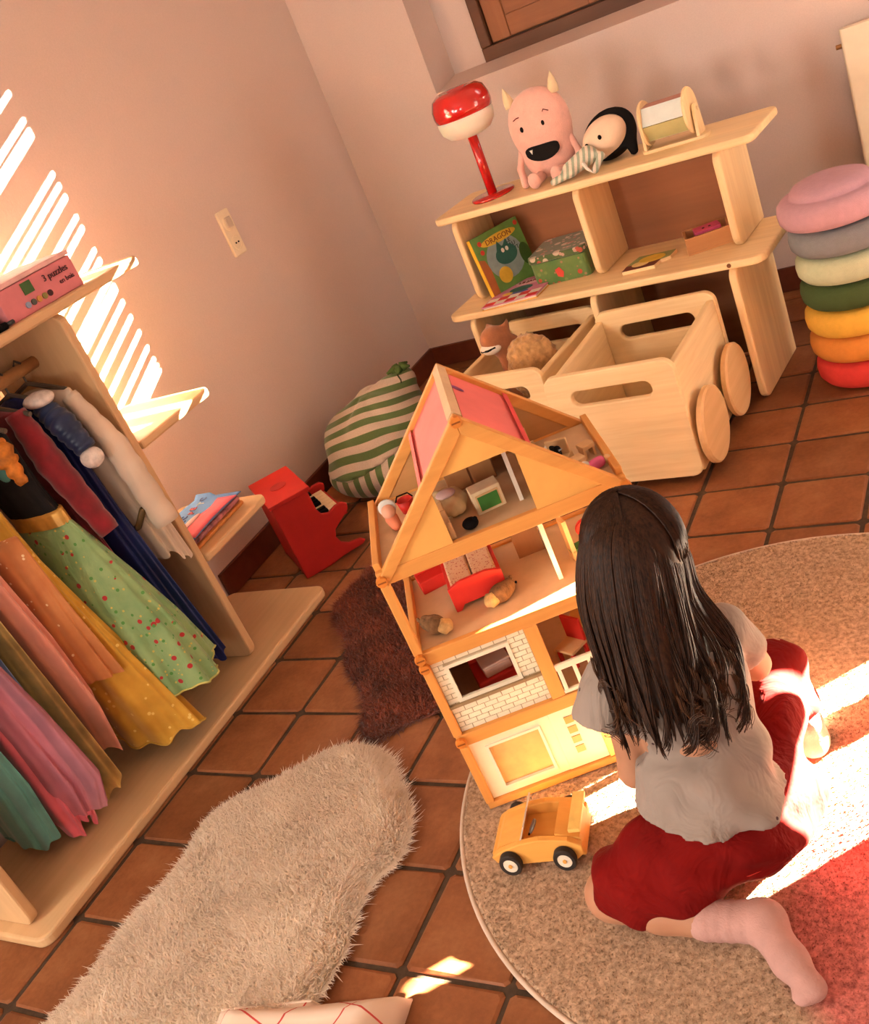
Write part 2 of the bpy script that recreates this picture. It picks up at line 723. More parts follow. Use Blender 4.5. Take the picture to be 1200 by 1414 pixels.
struct(MB().box(XL + 0.07, XR, YB - 0.07, YB, 0, 0.42).build('baseboard_back', BASEB, bevel=0.015))

# back window: closed brown panelled leaf on the left, louvred leaf on the right
win = struct(MB().box(NX0 - 0.05, 0.88, 9.36, NYB, SILL - 0.1, NZ1 + 0.1).build('window_1', PLASTER))
bx0, bx1, bz0 = 0.86, 6.1, 5.155
MB().box(bx0, bx1, 9.54, 9.59, SILL, NZ1).build('shutter_backing', BROWND, win)
MB().box(bx0, bx1, 9.32, 9.45, bz0 - 0.12, bz0 + 0.17).build('window_frame', BROWND, win, bevel=0.02)
MB().box(bx0, bx0 + 0.20, 9.32, 9.45, bz0 + 0.17, NZ1).build('window_frame', BROWND, win, bevel=0.02)
MB().box(bx1 - 0.2, bx1, 9.32, 9.45, bz0 + 0.17, NZ1).build('window_frame', BROWND, win, bevel=0.02)
for (a, b) in ((bx0 + 0.22, 3.3), (3.34, bx1 - 0.22)):
    f = MB().box(a, a + 0.36, 9.40, 9.5, bz0 + 0.19, NZ1).build('shutter_stile', wood('brown_wood_z', (0.27, 0.10, 0.036), (0.19, 0.06, 0.02), 2), win, bevel=0.015)
    MB().box(b - 0.36, b, 9.40, 9.5, bz0 + 0.19, NZ1).build('shutter_stile', MATS['brown_wood_z'], win, bevel=0.015)
    MB().box(a + 0.36, b - 0.36, 9.41, 9.5, bz0 + 0.19, bz0 + 0.55).build('shutter_rail', BROWN, win, bevel=0.015)
    MB().box(a + 0.36, b - 0.36, 9.45, 9.52, bz0 + 0.55, NZ1).build('shutter_panel', BROWN, win)
MB().box(bx1 - 0.02, 6.42, 9.32, 9.6, SILL, NZ1).build('window_post', PLASTER, win)

win2 = struct(MB().box(6.40, 6.53, 9.42, 9.55, SILL + 0.18, NZ1).build('window_2', BROWND))
slits = sorted([(7.49, .075), (7.14, .075), (6.97, .17), (6.42, .075), (6.26, .075), (6.10, .09), (5.82, .075), (5.66, .08), (5.34, .075), (5.19, .09),
                (4.93, .09), (4.78, .16), (4.56, .08), (4.33, .08), (4.09, .075), (3.85, .08), (3.66, .08), (3.56, .05), (3.48, .05), (7.75, .1), (8.0, .1)])
zprev = SILL + 0.18
MB().box(10.2, 11.5, 9.44, 9.53, SILL, NZ1).build('sun_block_board', BROWN, win2)  # unseen board added to keep the sun off the puzzle box front
for z, wd in slits:
    wd *= 0.68
    zz = z + 3.52
    MB().box(6.53, 10.2, 9.47, 9.50, zprev, zz - wd / 2).build('slat', BROWN, win2)
    zprev = zz + wd / 2
if zprev < NZ1:
    MB().box(6.53, 10.2, 9.47, 9.50, zprev, NZ1).build('slat', BROWN, win2)

# garden door on the right wall: unseen boards added to shape the sun patches
door = struct(MB().box(XR, XR + 0.2, DY0, 2.75, 0, DZ1).build('door_1', WHITEP))
MB().box(XR, XR + 0.2, 5.9, DY1, 0, DZ1).build('door_frame', WHITEP, door)
MB().box(XR, XR + 0.2, 2.75, 3.9, 3.7, DZ1).build('sun_mask_upper', WHITEP, door)
MB().box(XR, XR + 0.2, 3.9, 4.3, 4.2, DZ1).build('sun_mask_upper', WHITEP, door)
MB().box(XR, XR + 0.2, 4.3, 5.05, 3.8, DZ1).build('sun_mask_upper', WHITEP, door)
MB().box(XR, XR + 0.2, 5.05, 5.3, 4.2, DZ1).build('sun_mask_upper', WHITEP, door)
MB().box(XR, XR + 0.2, 5.3, 5.5, 4.2, 5.3).build('sun_mask_upper', WHITEP, door)
MB().box(XR, XR + 0.2, 5.3, 5.9, 5.85, DZ1).build('sun_mask_upper', WHITEP, door)
MB().box(XR, XR + 0.2, 5.05, 5.5, 0, 3.3).build('sun_mask_lower', WHITEP, door)
MB().box(XR, XR + 0.2, 5.5, 5.9, 0, 5.3).build('sun_mask_lower', WHITEP, door)

# radiator under the window
rad = thing('radiator', 'cream flat-panel radiator on the pink wall behind the stacked stones', 'radiator', (6.78, 8.2, 0))
for i in range(7):
    MB().prism(rrect(i * 0.52, i * 0.52 + 0.49, -0.22, -0.06, 0.04, 3), 0.6, 3.86, 'z').build('radiator_panel', CREAM, rad, bevel=0.01)
MB().box(0.02, 3.6, -0.06, 0.1, 0.8, 3.7).build('radiator_core', CREAM, rad)
MB().tube([(-0.09, -0.10, 3.62), (0.05, -0.10, 3.62)], 0.035, 10).build('bleed_valve', M('brass', (0.35, 0.17, 0.06), 0.4, metal=0.6), rad)
for x in (0.5, 3.0):
    MB().tube([(x, 0.02, 0.0), (x, 0.02, 0.8)], 0.05, 8).build('radiator_foot', CREAM, rad)

# switch and socket plate on the left wall
sp = thing('wall_socket_plate', 'cream double wall plate with light switch above a socket', 'socket', (XL, 4.24, 4.12))
MB().prism(rrect(-0.16, 0.16, 0, 0.74, 0.03, 3), 0, 0.045, 'x').build('plate', CREAM, sp, bevel=0.012)
MB().lathe([(0.115, 0.045), (0.115, 0.06), (0.10, 0.065)], 24, (0, 0, 0.52), 'x').build('switch_ring', CREAM, sp)
MB().box(0.06, 0.095, -0.07, 0.07, 0.45, 0.62).build('switch_rocker', M('grey_beige', (0.55, 0.46, 0.36), 0.5), sp, bevel=0.01)
MB().lathe([(0.115, 0.045), (0.115, 0.06), (0.10, 0.062), (0.095, 0.052)], 24, (0, 0, 0.2), 'x').build('socket_ring', CREAM, sp)
for y in (-0.035, 0.035):
    MB().lathe([(0.014, 0.055), (0.014, 0.068)], 8, (0, y, 0.2), 'x').build('socket_hole', BLACK, sp)

# ================================================================== open wardrobe on the left wall
wr = thing('open_wardrobe', 'pale plywood open wardrobe with hanging rail and side shelves on left wall', 'wardrobe', (-1.1, -2.4, 0))
WO = (-1.1, -2.4, 0)
bz = birch(2)
by = birch(1)
MB().prism(rrect(-1.9, -0.03, -5.4, 0.45, 0.16), 0.0, 0.13, 'z').build('base_board', by, wr, WO, bevel=0.03)
for yc in (-5.2, -1.03):
    MB().prism(rrect(-1.9, -0.3, 0.13, 5.05, 0.14, which=(0, 1, 1, 0)), yc - 0.06, yc + 0.06, 'y').build('side_panel', bz, wr, WO, bevel=0.025)
MB().prism(rrect(-1.9, -0.26, -6.2, 0.47, 0.16), 5.05, 5.17, 'z').build('top_board', by, wr, WO, bevel=0.03)
for z in (1.68, 3.34):
    MB().prism(rrect(-1.9, -0.27, -0.97, 0.5, 0.15, which=(0, 0, 1, 1)), z - 0.11, z, 'z').build('shelf', by, wr, WO, bevel=0.03)
MB().tube([(-1.05, -5.14, 4.62), (-1.05, -1.09, 4.62)], 0.075, 12).build('hanging_rail', M('dark_pine', (0.42, 0.22, 0.09), 0.5), wr, WO, smooth=True)

# ------------------------------------------------------------------ clothes on the rail
def garment(levels, n=110, pleat=9, amp=0.08, seed=0, jag=0.0):
    """loft of pleated rings; levels = (z, cx, cy, half width along x, half width along y)"""
    r = random.Random(seed)
    ph = [r.uniform(0, 6.28) for _ in range(4)]
    HM = [(k_, (1.5 / (1 + 0.16 * k_)) * r.uniform(0.5, 1.1), r.uniform(0, 6.28), r.uniform(-2.0, 2.0)) for k_ in (2, 3, 5, pleat, pleat + 3, 2 * pleat - 1)]
    v, f = [], []
    L = []
    for i in range(len(levels) - 1):
        for k in range(4):
            t = k / 4
            L.append([a + (b - a) * t for a, b in zip(levels[i], levels[i + 1])])
    L.append(list(levels[-1]))
    z0, z1 = L[0][0], L[-1][0]
    for (z, cx, cy, ax, ay) in L:
        g = (z0 - z) / (z0 - z1)
        for j in range(n):
            t = 2 * math.pi * j / n
            w = 1 + 1.35 * amp * (0.25 + g) * sum(a_ * math.sin(k_ * t + p_ + q_ * g) for k_, a_, p_, q_ in HM)
            dz = jag * g * g * (math.sin(3 * t + ph[3]) + 0.5 * math.sin(pleat * t))
            v.append((cx + ax * math.cos(t) * w, cy + ay * math.sin(t) * w, z + dz))
    for i in range(len(L) - 1):
        for j in range(n):
            f.append((i * n + j, (i + 1) * n + j, (i + 1) * n + (j + 1) % n, i * n + (j + 1) % n))
    f.append(tuple(range(n)))
    return MB().raw(v, f)


def hanger(parent, y, org, wdt=0.55):
    m_ = MB()
    m_.tube([(-1.05 - wdt, y, 4.28), (-1.05, y, 4.46), (-1.05 + wdt, y, 4.28)], 0.03, 6)
    m_.tube([(-1.05, y, 4.46), (-1.05, y, 4.58), (-1.10, y, 4.70), (-1.05, y, 4.745), (-0.97, y, 4.70)], 0.014, 6)
    return m_.build('hanger', M('hanger_grey', (0.10, 0.08, 0.06), 0.5), parent, org)


def cloth(name, label, y, levels, mat, parts=(), trim=None, **kw):
    org = (-1.05, y, 0.2)
    t = thing(name, label, 'clothing', org, 0, 'costumes hanging on the wardrobe rail')
    hanger(t, y, org)
    garment(levels, **kw).build('skirt' if 'dress' in name or 'skirt' in name else 'body', mat, t, org, smooth=True)
    for nm, mb, mt in parts:
        mb.build(nm, mt, t, org, smooth=True)
    if trim:
        n_ = kw.get('n', 110)
        gm = garment(levels, **kw)
        ringv = gm.v[-n_:]
        MB().tube([tuple(p) for p in ringv] + [tuple(ringv[0])], 0.014, 5, False).build('hem_trim', trim, t, org, smooth=True)
    return t


def wavy(pts, r, amp=0.03, seed=1, n=14, flat=None):
    """tapered sleeve with creases"""
    rr = random.Random(seed)
    P, R = [], []
    k = 24
    for i in range(k + 1):
        t = i / k * (len(pts) - 1)
        a = min(int(t), len(pts) - 2)
        s = t - a
        P.append([p + (q - p) * s for p, q in zip(pts[a], pts[a + 1])])
        R.append((r[a] + (r[a + 1] - r[a]) * s) * (1 + amp * math.sin(i * 1.7 + rr.random())))
    return MB().tube(P, R, n)


VELVET = M('red_velvet', (0.20, 0.006, 0.012), 0.85, 0.35, 18, 0.2, 120, sheen=0.5)
COATC = M('cream_cotton', (0.66, 0.52, 0.40), 0.9, 0.1, 8, 0.2, 300)
NAVY = M('navy_satin', (0.010, 0.020, 0.065), 0.35, 0.3, 12, sheen=0.2)
NAVYL = M('royal_blue_satin', (0.012, 0.022, 0.12), 0.35, 0.2, 12)
FURW = M('white_fur_trim', (0.72, 0.62, 0.56), 1.0, 0.2, 60, 0.8, 90)
BLKV = M('black_velvet', (0.010, 0.008, 0.008), 0.9, 0.3, 30)
GREENSK = spotted('green_flowered_organza', (0.20, 0.36, 0.15), (0.32, 0.46, 0.20), [(0.42, 0.03, 0.03), (0.09, 0.28, 0.06), (0.62, 0.50, 0.12)], 30, 0.20, crease=0.5)
YELLOWSK = spotted('gold_tulle', (0.52, 0.27, 0.03), (0.68, 0.38, 0.05), [(0.80, 0.58, 0.16)], 38, 0.17)
SALMON = M('salmon_tulle', (0.68, 0.27, 0.19), 0.7, 0.15, 10, sheen=0.4)
GOLD = M('gold_lame', (0.62, 0.43, 0.14), 0.35, 0.3, 16, 0.3, 40, metal=0.25)
BLUED = M('sky_blue_satin', (0.14, 0.27, 0.47), 0.45, 0.15, 8, sheen=0.3)
PINKS = M('hot_pink_satin', (0.78, 0.16, 0.22), 0.4, 0.2, 9, 0.15, 30, sheen=0.3)
TEAL = M('teal_chiffon', (0.12, 0.32, 0.27), 0.6, 0.2, 10, sheen=0.3)
ORGANZA = M('rose_organza', (0.62, 0.24, 0.30), 0.5, 0.15, 10, alpha=0.55)
ORANGET = spotted('orange_sequinned_tulle', (0.55, 0.20, 0.07), (0.66, 0.28, 0.10), [(0.9, 0.72, 0.45)], 40, 0.13)

cloth('cream_coat', 'cream cotton costume coat with brown belt beside wardrobe side panel', -1.33,
      [(4.36, -1.05, -1.33, 0.12, 0.06), (4.28, -0.98, -1.33, 0.52, 0.1), (3.6, -0.85, -1.33, 0.55, 0.13), (2.9, -0.8, -1.34, 0.58, 0.15), (1.95, -0.72, -1.34, 0.6, 0.15)],
      COATC, [('sleeve', wavy([(-0.52, -1.33, 4.2), (-0.22, -1.36, 3.5), (-0.06, -1.40, 2.45)], [0.10, 0.15, 0.15], 0.06), COATC),
              ('belt', MB().tube([(-0.72, -1.52, 2.42), (-0.42, -1.52, 2.5), (-0.2, -1.5, 2.72)], 0.04, 6), M('brown_belt', (0.13, 0.08, 0.03), 0.7))], amp=0.05, seed=3, jag=0.08)
cloth('navy_fur_dress', 'navy and royal blue satin dress with white fur cuffs on rail', -1.62,
      [(4.42, -1.05, -1.62, 0.12, 0.05), (4.32, -1.0, -1.62, 0.42, 0.1), (3.5, -0.95, -1.62, 0.42, 0.12), (2.8, -0.95, -1.62, 0.5, 0.12), (0.62, -0.74, -1.60, 0.62, 0.14)],
      NAVYL, [('sleeve', wavy([(-0.66, -1.62, 4.24), (-0.42, -1.68, 4.0), (-0.26, -1.70, 3.66)], [0.12, 0.16, 0.12], 0.08), NAVY),
              ('fur_cuff', MB().ball((-0.24, -1.71, 3.56), (0.14, 0.13, 0.12)), FURW),
              ('fur_collar', MB().ball((-0.62, -1.64, 4.33), (0.22, 0.15, 0.09)), FURW)], amp=0.06, seed=5, jag=0.08)
cloth('red_velvet_gown', 'dark red velvet gown with long sleeve on wardrobe rail', -1.92,
      [(4.42, -1.1, -1.92, 0.12, 0.05), (4.34, -1.05, -1.92, 0.42, 0.1), (3.4, -1.1, -1.92, 0.42, 0.12), (2.2, -1.1, -1.9, 0.55, 0.13), (1.3, -1.1, -1.9, 0.55, 0.13)],
      VELVET, [('sleeve', wavy([(-0.70, -1.94, 4.34), (-0.55, -1.99, 3.7), (-0.25, -2.02, 2.76)], [0.12, 0.17, 0.12], 0.05), VELVET)], amp=0.05, seed=6)
cloth('green_flowered_dress', 'green flowered organza dress with black bodice and gold waistband', -2.3,
      [(3.12, -0.86, -2.28, 0.44, 0.13), (2.75, -0.83, -2.26, 0.56, 0.22), (2.2, -0.75, -2.24, 0.68, 0.34), (1.5, -0.66, -2.2, 0.80, 0.46), (0.80, -0.62, -2.16, 0.86, 0.56)],
      GREENSK, [('bodice', garment([(4.40, -1.05, -2.3, 0.14, 0.06), (4.28, -1.0, -2.3, 0.45, 0.12), (3.6, -0.95, -2.3, 0.42, 0.15), (3.22, -0.88, -2.28, 0.42, 0.13)], amp=0.02, seed=9), BLKV),
                ('waistband', garment([(3.28, -0.88, -2.28, 0.45, 0.145), (3.10, -0.86, -2.28, 0.46, 0.15)], amp=0.02, pleat=20, seed=4), M('gold_satin', (0.62, 0.33, 0.07), 0.35, 0.3, 20, metal=0.3)),
                ('collar_ruffle', wavy([(-0.75, -2.42, 4.32), (-0.55, -2.46, 4.10), (-0.46, -2.48, 3.72)], [0.10, 0.14, 0.05], 0.15), M('orange_check', (0.52, 0.17, 0.02), 0.6, 0.5, 30)),
                ('fabric_leaf', MB().ball((-0.72, -2.52, 4.05), (0.13, 0.05, 0.18)), M('teal_felt', (0.06, 0.17, 0.14), 0.8)),
                ('fabric_leaf', MB().ball((-0.60, -2.54, 3.93), (0.10, 0.05, 0.13)), MATS['teal_felt'])], amp=0.045, pleat=11, seed=8, jag=0.05, trim=M('lime_trim', (0.55, 0.52, 0.16), 0.6))
cloth('gold_tulle_dress', 'golden yellow tulle dress with flowered hem beside green dress', -2.85,
      [(4.3, -1.05, -2.82, 0.3, 0.08), (3.6, -1.05, -2.8, 0.4, 0.12), (2.9, -1.02, -2.78, 0.45, 0.16), (2.0, -0.95, -2.74, 0.62, 0.24), (1.2, -0.85, -2.70, 0.75, 0.3), (0.42, -0.76, -2.66, 0.85, 0.32)],
      YELLOWSK, [('orange_overlay', garment([(3.3, -0.98, -2.92, 0.5, 0.14), (2.4, -0.95, -2.94, 0.58, 0.18), (1.45, -0.92, -2.92, 0.66, 0.2)], amp=0.06, seed=13), ORANGET)], amp=0.05, seed=11, jag=0.05, trim=M('gold_trim', (0.62, 0.36, 0.05), 0.5))
cloth('salmon_tulle_dress', 'salmon pink tulle dress between gold tulle and gold satin', -3.28,
      [(4.3, -1.05, -3.28, 0.3, 0.08), (3.2, -1.05, -3.28, 0.42, 0.14), (2.2, -0.98, -3.26, 0.5, 0.17), (1.4, -0.95, -3.24, 0.5, 0.16), (0.72, -1.0, -3.22, 0.38, 0.12)], SALMON, amp=0.1, seed=14, jag=0.1)
cloth('gold_satin_cape', 'shiny pale gold satin cape on the rail', -3.55,
      [(4.3, -1.05, -3.55, 0.3, 0.06), (3.0, -1.05, -3.55, 0.4, 0.09), (1.8, -1.0, -3.54, 0.42, 0.09), (0.32, -1.0, -3.52, 0.46, 0.11)], GOLD, amp=0.07, seed=15, jag=0.12)
cloth('sky_blue_dress', 'sky blue satin dress beside the gold cape', -3.78,
      [(4.3, -1.05, -3.78, 0.3, 0.06), (2.8, -1.05, -3.78, 0.42, 0.09), (1.6, -1.0, -3.78, 0.44, 0.1), (0.42, -1.0, -3.77, 0.44, 0.1)], BLUED, amp=0.07, seed=16, jag=0.06)
cloth('hot_pink_dress', 'hot pink satin dress under a sheer rose organza layer', -4.05,
      [(4.3, -1.05, -4.05, 0.3, 0.06), (2.8, -1.0, -4.05, 0.46, 0.11), (1.6, -0.9, -4.04, 0.55, 0.14), (0.7, -0.85, -4.04, 0.5, 0.16), (0.24, -0.85, -4.03, 0.34, 0.12)], PINKS,
      [('organza_layer', garment([(3.0, -0.98, -4.02, 0.52, 0.14), (1.8, -0.82, -4.0, 0.66, 0.18), (0.9, -0.72, -3.98, 0.66, 0.19), (0.45, -0.76, -3.98, 0.5, 0.15)], amp=0.08, seed=19), ORGANZA)], amp=0.09, seed=17, jag=0.1)
cloth('teal_chiffon_dress', 'teal chiffon dress at the near end of the rail', -4.42,
      [(4.3, -1.05, -4.42, 0.3, 0.06), (2.6, -1.05, -4.42, 0.42, 0.12), (1.2, -1.0, -4.4, 0.5, 0.14), (0.42, -1.05, -4.4, 0.44, 0.14)], TEAL, amp=0.08, seed=18, jag=0.08)

# ------------------------------------------------------------------ things on the wardrobe
pb = thing('puzzle_box', 'pink cardboard puzzle box on wardrobe top board', 'box', (-0.75, -0.98, 5.17), math.radians(-2))
PINKB = M('pink_card', (0.60, 0.19, 0.21), 0.6, 0.06)
MB().box(-0.6, 0.36, -0.6, 0.55, 0, 0.36).build('box_base', PINKB, pb, bevel=0.01)
MB().box(-0.61, 0.37, -0.61, 0.56, 0.365, 0.42).build('box_lid', M('pale_pink_card', (0.72, 0.42, 0.40), 0.6), pb, bevel=0.01)
MB().box(0.355, 0.375, -0.25, -0.11, 0.20, 0.33).build('green_logo', M('logo_green', (0.05, 0.12, 0.03), 0.6), pb)
RZ = (math.pi / 2, 0, math.pi / 2)
DARKP = M('dark_print', (0.05, 0.015, 0.02), 0.7)
text('3 puzzles', 0.105, DARKP, pb, (0.372, 0.25, 0.26), RZ)
text('en bois', 0.08, DARKP, pb, (0.372, 0.36, 0.15), RZ)
for k, c in enumerate([(0.25, 0.3, 0.42), (0.06, 0.07, 0.06), (0.5, 0.25, 0.06), (0.22, 0.20, 0.05), (0.06, 0.02, 0.02)]):
    MB().lathe([(0.035, 0.36), (0.035, 0.375)], 10, (0, -0.28 + 0.085 * k, 0.10), 'x').build('printed_animal', M('animal_print_%d' % k, c, 0.7), pb)
gb = thing('green_game_box', 'dark green printed box beside the pink puzzle box', 'box', (-0.85, -1.95, 5.17))
MB().box(-0.5, 0.35, -0.34, 0.3, 0, 0.40).build('box_body', spotted('green_print', (0.035, 0.11, 0.03), (0.05, 0.14, 0.04), [(0.5, 0.05, 0.03), (0.6, 0.4, 0.1)], 18, 0.22), gb, bevel=0.015)
MB().box(-0.51, 0.36, -0.35, 0.31, 0.40, 0.43).build('box_lid', M('dark_green', (0.03, 0.08, 0.03), 0.6), gb, bevel=0.01)
mk = thing('marker_pen', 'black marker lying on wardrobe top board by green box', 'pen', (-0.38, -1.85, 5.17))
MB().tube([(-0.02, -0.25, 0.04), (0.02, 0.16, 0.04)], 0.04, 10).build('barrel', BLACK, mk, smooth=True)
MB().tube([(0.02, 0.16, 0.04), (0.03, 0.26, 0.04)], 0.025, 10).build('cap', M('pen_grey', (0.05, 0.05, 0.05), 0.4), mk, smooth=True)
pp = thing('purple_ball', 'small purple ball on middle side shelf behind wardrobe panel', 'ball', (-0.62, -0.84, 3.34))
MB().ball((0, 0, 0.1), 0.10).build('ball_body', M('purple_rubber', (0.22, 0.06, 0.16), 0.5), pp, smooth=True)
MB().tube([(0, 0, 0.19), (0, 0, 0.22)], 0.025, 8).build('valve', DARKP, pp)

# soft cloth book on the lower side shelf
cb = thing('cloth_book', 'blue and pink soft cloth book on lower side shelf', 'book', (-0.84, -0.27, 1.68), math.radians(2))
cb.scale = (1.15, 1.12, 1.1)
MB().prism(rrect(-0.36, 0.30, -0.52, 0.50, 0.05), 0, 0.05, 'z').build('back_cover', M('orange_cloth', (0.55, 0.20, 0.05), 0.8, 0.3), cb, bevel=0.02)
MB().prism(rrect(-0.34, 0.28, -0.50, 0.49, 0.05), 0.055, 0.13, 'z').build('pages', M('cloth_pages', (0.10, 0.06, 0.05), 0.8, 0.7, 40, c2=(0.6, 0.2, 0.2)), cb, bevel=0.03)
v, f = [], []
for i in range(13):
    for j in range(13):
        x, y = -0.37 + 0.68 * j / 12, -0.52 + 1.03 * i / 12
        v.append((x, y, 0.145 + 0.05 * math.sin(2.4 * i / 12 + 0.4) * (1 - 0.5 * j / 12) + (0.05 if i == 12 and j < 5 else 0)))
for i in range(12):
    for j in range(12):
        f.append((i * 13 + j, i * 13 + j + 1, (i + 1) * 13 + j + 1, (i + 1) * 13 + j))
cov = MB().raw(v, f).build('front_cover', M('sky_cloth', (0.10, 0.22, 0.46), 0.8, 0.08), cb, smooth=True, solid=0.012)
v, f = [], []
for i in range(13):
    for j in range(4):
        x, y = 0.06 + 0.03 * math.sin(i * 0.9) + (0.26 - 0.03 * math.sin(i * 0.9)) * j / 3, -0.50 + 0.9 * i / 12
        v.append((x, y, 0.157 + 0.05 * math.sin(2.4 * i / 12 + 0.4) * 0.72))
for i in range(12):
    for j in range(3):
        f.append((i * 4 + j, i * 4 + j + 1, (i + 1) * 4 + j + 1, (i + 1) * 4 + j))
MB().raw(v, f).build('pink_field', M('pink_cloth', (0.66, 0.13, 0.17), 0.8, 0.1), cb, smooth=True, solid=0.012)
MB().ball((0.03, -0.18, 0.20), (0.05, 0.2, 0.02)).build('pink_animal', M('pale_pink_cloth', (0.75, 0.45, 0.42), 0.8), cb, smooth=True)
for k, (ch, c) in enumerate(zip('MOCCPETC', [(0.03, 0.03, 0.1), (0.5, 0.08, 0.06), (0.03, 0.03, 0.1), (0.03, 0.03, 0.1), (0.5, 0.1, 0.1), (0.6, 0.1, 0.08), (0.7, 0.7, 0.65), (0.03, 0.03, 0.1)])):
    text(ch, 0.13, M('letter_%d' % k, c, 0.8), cb, (-0.10 - 0.05 * (k % 2), -0.38 + 0.105 * k, 0.21), (0, 0, math.pi / 2))

# ================================================================== low bookcase in front of the back wall
SA = math.radians(-6.3)
SF = (5.483, 4.312)


def SH(u, n, z=0.0):
    return (SF[0] + u * math.cos(SA) - n * math.sin(SA), SF[1] + u * math.sin(SA) + n * math.cos(SA), z)


bk = thing('toy_bookcase', 'low two-tier pine bookcase with rolling crate bays by back wall', 'bookcase', SH(-2.15, 0.8), SA)
BO = (-2.15, 0.8, 0)
px, py, pz = pinewood(0), pinewood(1), pinewood(2)
for u in (-4.3, -2.15, -0.06):
    MB().prism(rrect(0.0, 1.6, 0.0, 1.97, 0.17, which=(1, 0, 0, 1)), u - 0.055, u + 0.055, 'x').build('lower_side_panel', pz, bk, BO, bevel=0.03)
    MB().prism(rrect(0.48, 1.6, 2.08, 3.42, 0.17, which=(1, 0, 0, 1)), u - 0.055, u + 0.055, 'x').build('upper_side_panel', pz, bk, BO, bevel=0.03)
MB().prism(rrect(-4.72, 0.42, 0.0, 1.6, 0.2), 1.97, 2.08, 'z').build('middle_board', px, bk, BO, bevel=0.03)
MB().prism(rrect(-4.56, 0.50, 0.36, 1.68, 0.14), 3.42, 3.53, 'z').build('top_board', px, bk, BO, bevel=0.03)
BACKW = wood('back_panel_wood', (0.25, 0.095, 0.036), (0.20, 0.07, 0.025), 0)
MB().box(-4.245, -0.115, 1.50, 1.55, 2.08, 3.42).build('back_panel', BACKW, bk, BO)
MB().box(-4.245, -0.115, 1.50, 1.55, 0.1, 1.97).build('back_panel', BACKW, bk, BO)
MB().lathe([(0.03, 0.0), (0.03, 0.012)], 10, (-0.06, -0.006, 2.03), 'y').build('screw_cap', M('knot_brown', (0.16, 0.06, 0.02), 0.6), bk, BO)


def crate(name, label, loc, rot, W=1.88, D=2.12, H=1.66, z0=0.12, hub=0.07):
    t = thing(name, label, 'crate', loc, rot, 'rolling toy crates of the bookcase')
    th = 0.10
    # local frame: x from -W..0 (right end at 0), y 0 = front, z from z0

    def panel(y0, y1):
        # front or back board with a rounded hand slot: built from an outline with a hole as a quad ring
        n = 8
        outer = rrect(-W, 0, z0, z0 + H, 0.16, n)
        sl = rrect(-W * 0.5 - 0.55, -W * 0.5 + 0.55, z0 + H - 0.46, z0 + H - 0.24, 0.105, n)
        k = len(outer)
        mb = MB()
        v = [(p[0], y0, p[1]) for p in outer] + [(p[0], y0, p[1]) for p in sl] + [(p[0], y1, p[1]) for p in outer] + [(p[0], y1, p[1]) for p in sl]
        f = []
        for i in range(k):
            j = (i + 1) % k
            f += [(i, j, k + j, k + i), (2 * k + j, 2 * k + i, 3 * k + i, 3 * k + j), (j, i, 2 * k + i, 2 * k + j), (k + i, k + j, 3 * k + j, 3 * k + i)]
        return mb.raw(v, f)
    panel(0, th).build('front_board', px, t, bevel=0.02)
    panel(D - th, D).build('back_board', px, t, bevel=0.02)
    for x in (-W + 0.02, -th - 0.02):
        MB().prism([(th, z0 + 0.02), (D - th, z0 + 0.02), (D - th, z0 + H - 0.12), (th, z0 + H - 0.12)], x, x + th, 'x').build('side_board', py, t, bevel=0.02)
    MB().box(-W + 0.1, -0.1, th, D - th, z0 + 0.02, z0 + 0.1).build('bottom_board', py, t)
    for (x, y) in ((-W + 0.25, 0.25), (-0.25, 0.25), (-W + 0.25, D - 0.25), (-0.25, D - 0.25)):
        MB().lathe([(0.055, -0.05), (0.062, -0.03), (0.062, 0.03), (0.055, 0.05)], 16, (x, y, 0.062), 'y').build('castor', M('clear_castor', (0.35, 0.25, 0.18), 0.2, spec=0.5), t, smooth=True)
    for (s, x) in ((1, hub), (-1, -W - hub)):
        for y in (0.42, D - 0.48):
            if hub:
                MB().lathe([(0.12, 0.0), (0.12, -s * 0.09)], 16, (x, y, 0.62), 'x').build('wheel_hub', px, t)
        for y in (0.42, D - 0.48):
            prof = [(0.001, 0.0), (0.47, 0.0), (0.5, 0.02), (0.5, 0.075), (0.475, 0.10), (0.001, 0.10)]
            MB().lathe([(r, s * h + 0.0) for r, h in prof], 40, (x, y, 0.62), 'x').build('disc_wheel', wood('wheel_pine', (0.70, 0.44, 0.21), (0.56, 0.30, 0.12), 1), t, smooth=False)
    return t


crate('rolling_crate', 'rolling pine crate with disc wheels pulled out of the bookcase', (5.05, 2.2, 0), math.radians(-3.0), W=1.78)
crate('rolling_crate', 'rolling pine crate holding plush toys, behind the dollhouse roof', (2.99, 2.92, 0), math.radians(-6.0), W=1.66, H=1.58, hub=0.0)

